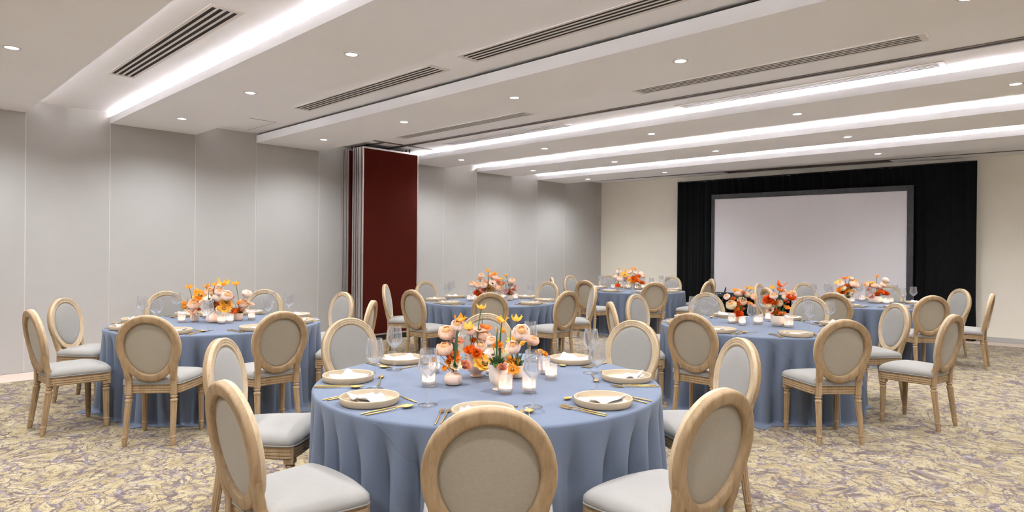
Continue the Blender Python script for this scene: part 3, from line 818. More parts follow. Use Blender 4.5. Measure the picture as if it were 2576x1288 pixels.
# ------------------------------------------------------------------ place settings
def plate_mesh():
    mb = MB()
    mb.lathe([(0.001, 0.0), (0.127, 0.0), (0.133, 0.003), (0.1365, 0.010), (0.1385, 0.032), (0.1375, 0.0352), (0.1340, 0.0352), (0.1325, 0.032), (0.1305, 0.012), (0.126, 0.0075), (0.001, 0.0065)], 64)
    return mb.mesh('plate', 'plate')
def napkin_mesh(seed):
    r = random.Random(seed); mb = MB()
    def sheet(cx, cy, w, d, rot, z0, lifts, bulge, n=14, fold=0):
        vt, vb = [], []
        for i in range(n + 1):
            for j in range(n + 1):
                u, v = i / n * 2 - 1, j / n * 2 - 1
                x = u * w / 2 * (1 - 0.10 * v * (1 if fold else 0)); y = v * d / 2 * (1 + 0.12 * u)
                z = z0 + bulge * (1 - u * u) * (1 - v * v) + 0.002 * (1 + sin(7 * u + seed) * cos(5 * v))
                for (lu, lv, a, s) in lifts:
                    z += a * exp(-((u - lu) ** 2 + (v - lv) ** 2) / s)
                X = cx + x * cos(rot) - y * sin(rot); Y = cy + x * sin(rot) + y * cos(rot)
                q = hypot(X, Y)
                if q > 0.124: X, Y = X * 0.124 / q, Y * 0.124 / q; z += (q - 0.124) * 0.9
                vt.append((X, Y, z + 0.0035)); vb.append((X, Y, z))
        m = n + 1; fs = []
        for i in range(n):
            for j in range(n):
                a = i * m + j; fs.append((a, a + m, a + m + 1, a + 1))
                b_ = a + m * m; fs.append((b_, b_ + 1, b_ + m + 1, b_ + m))
        ring = [i * m for i in range(n)] + [n * m + j for j in range(n)] + [i * m + n for i in range(n, 0, -1)] + [j for j in range(n, 0, -1)]
        for k in range(len(ring)):
            a, b_ = ring[k], ring[(k + 1) % len(ring)]; fs.append((a, a + m * m, b_ + m * m, b_))
        mb.add(vt + vb, fs)
    rot = r.uniform(-0.4, 0.4)
    sheet(0.0, -0.012, 0.215, 0.135, rot, 0.0085, [(-1, 0.8, 0.012, 0.10)], 0.004)
    sheet(0.002, 0.006, 0.205, 0.125, rot + r.uniform(0.08, 0.25), 0.0135, [(-0.95, 0.95, r.uniform(0.020, 0.040), 0.22), (0.95, 0.9, r.uniform(0.012, 0.03), 0.16), (r.uniform(-0.4, 0.4), 1.0, r.uniform(0.008, 0.022), 0.10)], 0.010, fold=1)
    return mb.mesh('napkin', 'napkin')
def cut_rod(mb, secs):
    """secs: (y, half width, half thickness, z)"""
    rg = []
    for y, w, h, z in secs: rg.append([(w * cos(2 * pi * k / 8), y, z + h * sin(2 * pi * k / 8)) for k in range(8)])
    mb.rings(rg, True, True, True)
def handle(mb, neck_z=0.006):
    cut_rod(mb, [(-0.125, 0.0018, 0.0018, 0.0035), (-0.12, 0.0036, 0.0030, 0.0038), (-0.06, 0.0042, 0.0034, 0.0045), (0.0, 0.0032, 0.0028, 0.0055), (0.045, 0.0024, 0.0020, neck_z), (0.060, 0.0030, 0.0016, neck_z)])
def fork_mesh():
    mb = MB(); handle(mb, 0.007)
    cut_rod(mb, [(0.055, 0.003, 0.0014, 0.0068), (0.066, 0.0085, 0.0013, 0.0050), (0.076, 0.0105, 0.0012, 0.0035), (0.084, 0.0105, 0.0012, 0.0030)])
    for i in range(4):
        x = -0.0085 + i * 0.00567
        rg = []
        for y, h, z in ((0.082, 0.0012, 0.0030), (0.10, 0.0011, 0.0034), (0.116, 0.0009, 0.0058), (0.125, 0.0004, 0.0085)):
            w = 0.0015 if y < 0.12 else 0.0006
            rg.append([(x - w, y, z - h), (x + w, y, z - h), (x + w, y, z + h), (x - w, y, z + h)])
        mb.rings(rg, True, True, True, False)
    return mb.mesh('fork', 'gold')
def spoon_mesh(k=1.0):
    mb = MB(); handle(mb, 0.010)
    rg = []; n = 20; L, Wd = 0.032 * k, 0.0215 * k; yc = 0.060 + L * 0.94
    for rr, z in ((0.05, 0.0012), (0.4, 0.0020), (0.7, 0.0045), (0.9, 0.0080), (1.0, 0.0110)):
        rg.append([(Wd * rr * sin(2 * pi * i / n) * (1 + 0.10 * cos(2 * pi * i / n)), yc + L * rr * cos(2 * pi * i / n), z) for i in range(n)])
    for rr, z in ((0.95, 0.0112), (0.86, 0.0090), (0.66, 0.0058), (0.38, 0.0034), (0.05, 0.0026)):
        rg.append([(Wd * rr * sin(2 * pi * i / n) * (1 + 0.10 * cos(2 * pi * i / n)), yc + L * rr * cos(2 * pi * i / n), z) for i in range(n)])
    mb.rings(rg, True, True, True)
    return mb.mesh('spoon', 'gold')
def knife_mesh():
    mb = MB(); handle(mb, 0.006)
    rg = []
    for y, w, o in ((0.055, 0.003, 0), (0.062, 0.0075, 0.001), (0.085, 0.0090, 0.002), (0.110, 0.0080, 0.002), (0.124, 0.0045, 0.0), (0.130, 0.0010, -0.003)):
        rg.append([(-w + o, y, 0.0045), (w + o, y, 0.0035), (w + o, y, 0.0045), (-w + o, y, 0.0062)])
    mb.rings(rg, True, True, True, False)
    return mb.mesh('knife', 'gold')
def glass_mesh():
    D = {}
    mb = MB()
    mb.lathe([(0.0005, 0.0), (0.036, 0.0), (0.0405, 0.0012), (0.0405, 0.0024), (0.020, 0.0040), (0.008, 0.0075), (0.0045, 0.014), (0.0040, 0.06), (0.0040, 0.105), (0.0055, 0.116), (0.0005, 0.119)], 32)
    D['stem'] = mb.mesh('stem', 'glass')
    mb = MB()
    mb.lathe([(0.0045, 0.114), (0.013, 0.122), (0.028, 0.138), (0.0400, 0.153), (0.0425, 0.159), (0.0422, 0.163)], 48)
    mb.lathe([(0.0422, 0.163), (0.0395, 0.186), (0.0365, 0.210), (0.0338, 0.236), (0.0330, 0.238), (0.0322, 0.236), (0.0348, 0.210), (0.0378, 0.186), (0.0405, 0.163), (0.038, 0.154), (0.0265, 0.1405), (0.011, 0.1255), (0.0005, 0.121)], 48, 0, 0, 0.10, (0.16, 0.234), False)
    D['bowl'] = mb.mesh('bowl', 'glass')
    return D
PL = plate_mesh(); NK = [napkin_mesh(k) for k in (3, 8, 14, 21)]
FK, SPN, DS, KN, GM = fork_mesh(), spoon_mesh(), spoon_mesh(0.8), knife_mesh(), glass_mesh()
rnd = random.Random(4)
for ti, (cx, cy, nm, _) in enumerate(TABLES):
    for a in ANG:
        an = radians(a + rnd.uniform(-2.0, 2.0)); u = Vector((cos(an), sin(an))); t_ = Vector((-sin(an), cos(an)))
        def at(r, s): w = u * r + t_ * s; return (cx + w.x, cy + w.y, ZT + 0.0008)
        rz = an + pi / 2             # local +y points to the table's middle
        plc = f'{SEAT[a]} place of the {nm}'
        pr = 0.775 + rnd.uniform(-0.012, 0.012)
        tag(link('dinner_plate', PL, None, at(pr, 0), rz), f'beige stoneware plate, {plc}', 'plate', 'stoneware plates')
        x_, y_, z_ = at(pr, 0)
        tag(link('napkin', rnd.choice(NK), None, (x_, y_, z_ + 0.0068 - 0.0075), rz + pi + rnd.uniform(-0.6, 0.6)), f'folded white napkin on the plate, {plc}', 'napkin', 'folded white napkins')
        tag(link('fork', FK, None, at(0.775, -0.160 + rnd.uniform(-.004, .004)), rz + rnd.uniform(-.06, .06)), f'gold inner fork, {plc}', 'fork', 'gold inner forks')
        tag(link('fork', FK, None, at(0.785, -0.190 + rnd.uniform(-.004, .004)), rz + rnd.uniform(-.06, .06)), f'gold outer fork, {plc}', 'fork', 'gold outer forks')
        tag(link('knife', KN, None, at(0.79, 0.158 + rnd.uniform(-.004, .004)), rz + rnd.uniform(-.06, .06)), f'gold knife beside the plate, {plc}', 'knife', 'gold knives')
        tag(link('spoon', SPN, None, at(0.785, 0.200 + rnd.uniform(-.005, .005)), rz + rnd.uniform(-.10, .10)), f'gold spoon beside the knife, {plc}', 'spoon', 'gold spoons')
        tag(link('dessert_spoon', DS, None, at(0.605 + rnd.uniform(-.01, .01), 0.03), rz + pi / 2 + rnd.uniform(-.12, .12)), f'small gold dessert spoon above the plate, {plc}', 'spoon', 'gold dessert spoons')
        g_ = thing('wine_glass', f'clear fluted wine glass, {plc}', 'glass', at(0.600 + rnd.uniform(-.012, .012), 0.205 + rnd.uniform(-.02, .02)), rnd.uniform(0, 6), 'fluted wine glasses')
        link('stem', GM['stem'], g_); link('bowl', GM['bowl'], g_); g_.scale = (1.12, 1.12, 1.10)

# ------------------------------------------------------------------ votive candles
def votive_meshes(r, h):
    D = {}
    mb = MB()
    mb.lathe([(0.0005, 0.0), (r * 0.94, 0.0), (r, 0.004), (r, h - 0.003), (r - 0.0012, h), (r - 0.0024, h - 0.003), (r - 0.0024, 0.016), (r * 0.8, 0.012), (0.0005, 0.012)], 56, 0, 0, 0.06, (0.006, h - 0.008), False)
    D['cup'] = mb.mesh('cup', 'votive')
    mb = MB(); rw = r - 0.0045
    mb.lathe([(0.0005, 0.0125), (rw, 0.0125), (rw, 0.030), (rw - 0.002, 0.0315), (rw * 0.5, 0.0305), (0.0005, 0.0300)], 24)
    D['wax'] = mb.mesh('wax', 'wax')
    mb = MB(); mb.lathe([(0.0009, 0.0302), (0.0008, 0.036), (0.0002, 0.0365)], 6); D['wick'] = mb.mesh('wick', 'wick')
    mb = MB(); mb.lathe([(0.0003, 0.0345), (0.0036, 0.038), (0.0046, 0.0425), (0.0032, 0.050), (0.0012, 0.057), (0.0001, 0.061)], 12); D['flame'] = mb.mesh('flame', 'flame')
    return D
VM = {'s': votive_meshes(0.034, 0.088), 'm': votive_meshes(0.036, 0.10), 'w': votive_meshes(0.044, 0.092)}
VOT = [
    [(1078, 976, 'm'), (1270, 994, 'm'), (1331, 992, 'm'), (1386, 958, 's'), (1368, 944, 'm'), (1092, 941, 's'), (1233, 949, 's')],
    [(457, 813, 's'), (507, 797, 's'), (557, 816, 'm'), (578, 814, 's'), (633, 806, 's')],
    [(1841, 815, 'm'), (1867, 820, 's'), (1907, 817, 'w'), (1933, 809, 's'), (1979, 825, 'w')],
    [(1181, 758, 's'), (1191, 757, 'w'), (1272, 751, 's'), (1297, 754.5, 's'), (1303, 751, 's')],
    [(1542, 727, 's'), (1565, 725, 's'), (1580, 727, 'm'), (1598.5, 728.5, 's'), (1616, 727, 's')],
    [(2120, 760.5, 's'), (2141, 763, 's'), (2168, 758.5, 'w'), (2220, 764, 's'), (2231, 766, 's'), (2244, 763.5, 's')],
]
def in_table(P, ti, lim=0.55):
    cx, cy = TABLES[ti][:2]; v = Vector((P.x - cx, P.y - cy))
    if v.length > lim: v = v.normalized() * lim
    return Vector((cx + v.x, cy + v.y, ZT + 0.0008))
PLACED = {k: [] for k in range(6)}
def settle(P, ti, rad, it=30):
    for _ in range(it):
        for Q, r2 in PLACED[ti]:
            d = Vector((P.x - Q.x, P.y - Q.y)); L = d.length
            if L < rad + r2 + 0.004:
                d = d.normalized() if L > 1e-6 else Vector((1, 0))
                P = Vector((Q.x + d.x * (rad + r2 + 0.005), Q.y + d.y * (rad + r2 + 0.005), P.z))
    PLACED[ti].append((P, rad)); return P
# ------------------------------------------------------------------ vases
def vase_profile(kind):
    if kind == 'bottle':
        o = [(0.030, 0.0), (0.044, 0.008), (0.048, 0.030), (0.046, 0.048), (0.036, 0.060), (0.020, 0.066), (0.0175, 0.072), (0.020, 0.083), (0.023, 0.088)]
    elif kind == 'footed':
        o = [(0.032, 0.0), (0.034, 0.006), (0.029, 0.014), (0.030, 0.020), (0.046, 0.034), (0.052, 0.055), (0.050, 0.080), (0.048, 0.100), (0.051, 0.125), (0.053, 0.131)]
    elif kind == 'goblet':
        o = [(0.030, 0.0), (0.032, 0.004), (0.022, 0.014), (0.024, 0.020), (0.040, 0.034), (0.047, 0.060), (0.050, 0.095), (0.053, 0.130), (0.054, 0.134)]
    elif kind == 'gourd':
        o = [(0.040, 0.0), (0.056, 0.012), (0.062, 0.035), (0.054, 0.060), (0.036, 0.085), (0.025, 0.105), (0.022, 0.125), (0.025, 0.140)]
    elif kind == 'bowl':
        o = [(0.040, 0.0), (0.043, 0.006), (0.052, 0.015), (0.066, 0.040), (0.070, 0.070), (0.070, 0.100), (0.071, 0.106)]
    elif kind == 'widebowl':
        o = [(0.066, 0.0), (0.080, 0.006), (0.090, 0.030), (0.092, 0.070), (0.093, 0.100), (0.094, 0.104)]
    else:   # cup
        o = [(0.028, 0.0), (0.036, 0.006), (0.040, 0.025), (0.041, 0.055), (0.040, 0.070), (0.040, 0.074)]
    return o
def vase_mesh(kind, mat):
    o = vase_profile(kind)
    inn = [(max(0.002, r - 0.004), z - (0.001 if i == 0 else 0)) for i, (r, z) in enumerate(o[::-1])]
    inn = [(r, z if z > 0.008 else 0.008) for r, z in inn]
    mb = MB(); mb.lathe([(0.0005, 0.0)] + o + inn + [(0.0005, 0.008)], 40)
    return mb.mesh('vase', mat)
VASEM = {}
def vase(kind, mat):
    if (kind, mat) not in VASEM: VASEM[(kind, mat)] = vase_mesh(kind, mat)
    return VASEM[(kind, mat)]
VASES = [
    [(1140, 971, 'bottle', 'vasepink', 'small bulbous blush bottle vase'), (1197, 950, 'footed', 'vasepink', 'round-bellied blush footed vase'), (1253, 984, 'goblet', 'vasecream', 'tall cream goblet vase'), (1300, 953, 'cup', 'vasecream', 'cream cup vase')],
    [(535, 813, 'gourd', 'vasepink', 'blush gourd-shaped vase'), (490, 810, 'cup', 'vasecream', 'short cream cup vase'), (600, 807, 'cup', 'vasepink', 'short blush cup vase')],
    [(1856, 812, 'cup', 'vasepink', 'blush cup vase'), (1957, 822, 'bowl', 'vasecream', 'cream bowl vase')],
    [(1228, 763, 'footed', 'vasecream', 'cream footed vase'), (1203, 758, 'cup', 'vasecream', 'cream cup vase'), (1283, 756, 'cup', 'vasepink', 'small blush cup vase')],
    [(1569, 726, 'goblet', 'vasepink', 'blush goblet vase'), (1592, 729, 'goblet', 'vasecream', 'cream goblet vase'), (1554, 729, 'cup', 'vasecream', 'cream cup vase'), (1606.5, 728, 'cup', 'vasepink', 'blush cup vase')],
    [(2131, 763, 'cup', 'vasepink', 'blush cup vase'), (2201, 763, 'widebowl', 'vasecream', 'wide cream bowl vase')],
]
VPOS = {}
for ti in range(6):
    for vi, (px, py, kind, mat, desc) in enumerate(VASES[ti]):
        prof = vase_profile(kind); R_ = max(r for r, z in prof)
        # py marks the front of the foot: the middle stands a foot radius farther back
        P = on_z(px, py, ZT); d = Vector((P.x, P.y)).normalized() * prof[0][0]
        P = in_table(Vector((P.x + d.x, P.y + d.y, 0)), ti, 0.42); P = settle(P, ti, R_)
        VPOS[(ti, vi)] = (P, prof[-1][1], prof[-1][0])
        tag(link('vase', vase(kind, mat), None, P, 0.3 * vi), f'{desc} in the centrepiece of the {TABLES[ti][2]}', 'vase', 'ceramic flower vases')
vcount = {}
for ti in range(6):
    items = sorted(VOT[ti])
    for k, (px, py, sz) in enumerate(items):
        R_ = {'s': 0.034, 'm': 0.036, 'w': 0.044}[sz]
        P = on_z(px, py, ZT); d = Vector((P.x, P.y)).normalized() * R_
        P = in_table(Vector((P.x + d.x, P.y + d.y, 0)), ti, 0.45); P = settle(P, ti, R_)
        v = thing('votive_candle', f'lit ribbed-glass votive on the {TABLES[ti][2]}, {ORD[k]} from the wall side', 'candle', P, 0.7 * k, 'lit votive candles')
        for part in ('cup', 'wax', 'wick', 'flame'): link(part, VM[sz][part], v)

# ------------------------------------------------------------------ flowers
def petal(mb, phi, L, wid, a0, a1, rho0, z0, rnd, ruffle=0.0, point=0.0, nu=5, nv=6, tipflare=0.0):
    """one petal wrapped around the flower's axis; a0, a1: lean from the axis at base and tip"""
    vs = []; rho, z = rho0, z0
    path = []
    for j in range(nv + 1):
        path.append((rho, z)); v = (j + 0.5) / nv
        al = a0 + (a1 - a0) * v ** 0.9 + (tipflare * max(0, v - 0.72) / 0.28)
        rho += sin(al) * L / nv; z += cos(al) * L / nv
    for j, (r, z) in enumerate(path):
        v = j / nv
        w = wid * (sin(pi * (0.10 + 0.80 * v)) ** 0.6) * (1 - point * max(0, v - 0.45) / 0.55)
        rr = max(r, 0.12)
        for i in range(nu + 1):
            u = i / nu * 2 - 1
            f = phi + u * w / rr * 0.5
            e = ruffle * v * v * sin(5 * u + phi * 7) * 0.5
            q = max(0.02, r + e + 0.05 * rnd.uniform(-1, 1) * ruffle)
            vs.append((q * cos(f), q * sin(f), z - 0.10 * wid * u * u * v + e * 0.6))
    m = nu + 1
    mb.add(vs, [(j * m + i, j * m + i + 1, (j + 1) * m + i + 1, (j + 1) * m + i) for j in range(nv) for i in range(nu)])
def flower_meshes(kind, seed):
    r = random.Random(seed); out = {}; mb = MB(); ce = MB()
    D = radians
    if kind == 'ran':         # cupped, many-petalled
        for n, R_, a1 in ((7, 0.98, -34), (7, 0.93, -46), (6, 0.84, -56), (6, 0.74, -60)):
            o = r.uniform(0, 6)
            for i in range(n): petal(mb, o + 2 * pi * i / n, R_ * 1.65, R_ * 1.35, D(96), D(a1 + r.uniform(-8, 8)), 0.02, 0, r, 0.05)
        ce.lathe([(0.5, 0.75), (0.46, 0.98), (0.34, 1.12), (0.16, 1.19), (0.01, 1.20)], 14)
        for n, R_, a1 in ((6, 0.62, -44), (5, 0.50, -40), (4, 0.36, -30), (3, 0.22, -24)):
            o = r.uniform(0, 6)
            for i in range(n): petal(ce, o + 2 * pi * i / n, R_ * 1.55, R_ * 1.3, D(84), D(a1), 0.02, 0.62 + (0.62 - R_) * 0.55, r, 0.06, nu=4, nv=5)
    elif kind == 'rose':
        for n, R_, a1, zz in ((5, 1.0, 46, 0.0), (5, 0.9, 16, 0.04), (5, 0.74, -10, 0.08)):
            o = r.uniform(0, 6)
            for i in range(n): petal(mb, o + 2 * pi * i / n, R_ * 1.35, R_ * 1.35, D(92), D(a1 + r.uniform(-12, 12)), 0.02, zz, r, 0.10)
        for n, R_, a1 in ((5, 0.54, -22), (4, 0.40, -24), (3, 0.24, -16)):
            o = r.uniform(0, 6)
            for i in range(n): petal(ce, o + 2 * pi * i / n, R_ * 1.9, R_ * 1.3, D(80), D(a1), 0.02, 0.18, r, 0.05, nu=4, nv=5)
    elif kind == 'tulip':
        for n, R_, tf in ((3, 1.0, 34), (3, 0.94, 4)):
            o = r.uniform(0, 6)
            for i in range(n): petal(mb, o + 2 * pi * i / n, 1.9, 1.25, D(88), D(-12 + r.uniform(-8, 12)), 0.03, 0, r, 0.08, 0.75, 6, 9, D(tf + (75 if i == 0 else 0) + r.uniform(-20, 25)))
        ce.lathe([(0.02, 0.0), (0.16, 0.06), (0.13, 0.5), (0.02, 0.62)], 8)
    elif kind == 'poppy':
        for n, R_, a1 in ((4, 1.0, 62), (4, 0.85, 34)):
            o = r.uniform(0, 6)
            for i in range(n): petal(mb, o + 2 * pi * i / n, R_ * 1.1, R_ * 1.45, D(86), D(a1 + r.uniform(-15, 15)), 0.02, 0, r, 0.30, 0, 7, 6)
        for k in range(24):
            a = r.uniform(0, 6.28); q = r.uniform(0.02, 0.2)
            ce.tube([(q * 0.4 * cos(a), q * 0.4 * sin(a), 0.08), (q * cos(a), q * sin(a), 0.34)], 0.025, 4)
    elif kind == 'lis':
        for n, R_, a1 in ((5, 1.0, 48), (5, 0.86, 26)):
            o = r.uniform(0, 6)
            for i in range(n): petal(mb, o + 2 * pi * i / n, R_ * 1.2, R_ * 1.2, D(70), D(a1 + r.uniform(-8, 8)), 0.02, 0, r, 0.12)
        ce.lathe([(0.02, 0.1), (0.16, 0.16), (0.15, 0.32), (0.06, 0.40), (0.01, 0.40)], 10)
        for k in range(14):
            a = 2 * pi * k / 14; ce.tube([(0.1 * cos(a), 0.1 * sin(a), 0.2), (0.26 * cos(a), 0.26 * sin(a), 0.42)], 0.024, 4)
    elif kind == 'carn':
        for n, R_, a1 in ((9, 1.0, 64), (10, 0.98, 36), (9, 0.92, 14), (8, 0.80, -2), (6, 0.62, -10)):
            o = r.uniform(0, 6)
            for i in range(n): petal(mb if R_ > 0.85 else ce, o + 2 * pi * i / n, R_ * 1.08, R_ * 0.8, D(58), D(a1 + r.uniform(-10, 10)), 0.02, 0.0, r, 0.28, 0, 5, 4)
    else:   # bud
        for n, R_, a1 in ((5, 0.95, -40), (4, 0.75, -42)):
            o = r.uniform(0, 6)
            for i in range(n): petal(mb, o + 2 * pi * i / n, R_ * 1.9, R_ * 1.5, D(92), D(a1), 0.02, 0, r, 0.05, nu=4, nv=5)
        ce.lathe([(0.02, 0.3), (0.35, 0.5), (0.3, 0.9), (0.02, 1.1)], 8)
    if kind == 'ran':
        for m_ in (mb, ce): m_.v = [(x, y, z * 0.84) for x, y, z in m_.v]
    q = sorted(hypot(v[0], v[1]) for v in mb.v); k = 1.0 / q[int(len(q) * (0.70 if kind == 'tulip' else 0.93))]
    for m_ in (mb, ce): m_.v = [(x * k, y * k, z * k) for x, y, z in m_.v]
    out['petals'] = mb; out['heart'] = ce
    return out
FLM = {}
def fl_mesh(kind, col, var):
    key = (kind, col, var)
    if key not in FLM:
        d = flower_meshes(kind, var * 13 + 7)
        hm = {'ran': 'heart' if col in ('peach', 'blush', 'cream') else 'p_' + col, 'rose': 'p_' + col, 'lis': 'darkheart', 'poppy': 'heart', 'tulip': 'heart', 'carn': 'p_' + col, 'bud': 'p_' + col}[kind]
        FLM[key] = (d['petals'].mesh('petals', 'p_' + col), d['heart'].mesh('heart', hm))
    return FLM[key]
KN_ = {'ran': 'ranunculus', 'rose': 'garden_rose', 'tulip': 'tulip', 'poppy': 'poppy', 'lis': 'lisianthus', 'carn': 'carnation', 'bud': 'flower_bud'}
CN_ = {'yellow': 'yellow', 'amber': 'amber', 'orange': 'orange', 'red': 'deep orange', 'peach': 'peach', 'blush': 'blush', 'white': 'white', 'cream': 'cream', 'dusty': 'dusty pink', 'green': 'green'}
T_, R_N, O_, P_, L_, C_, B_ = 'tulip', 'ran', 'rose', 'poppy', 'lis', 'carn', 'bud'
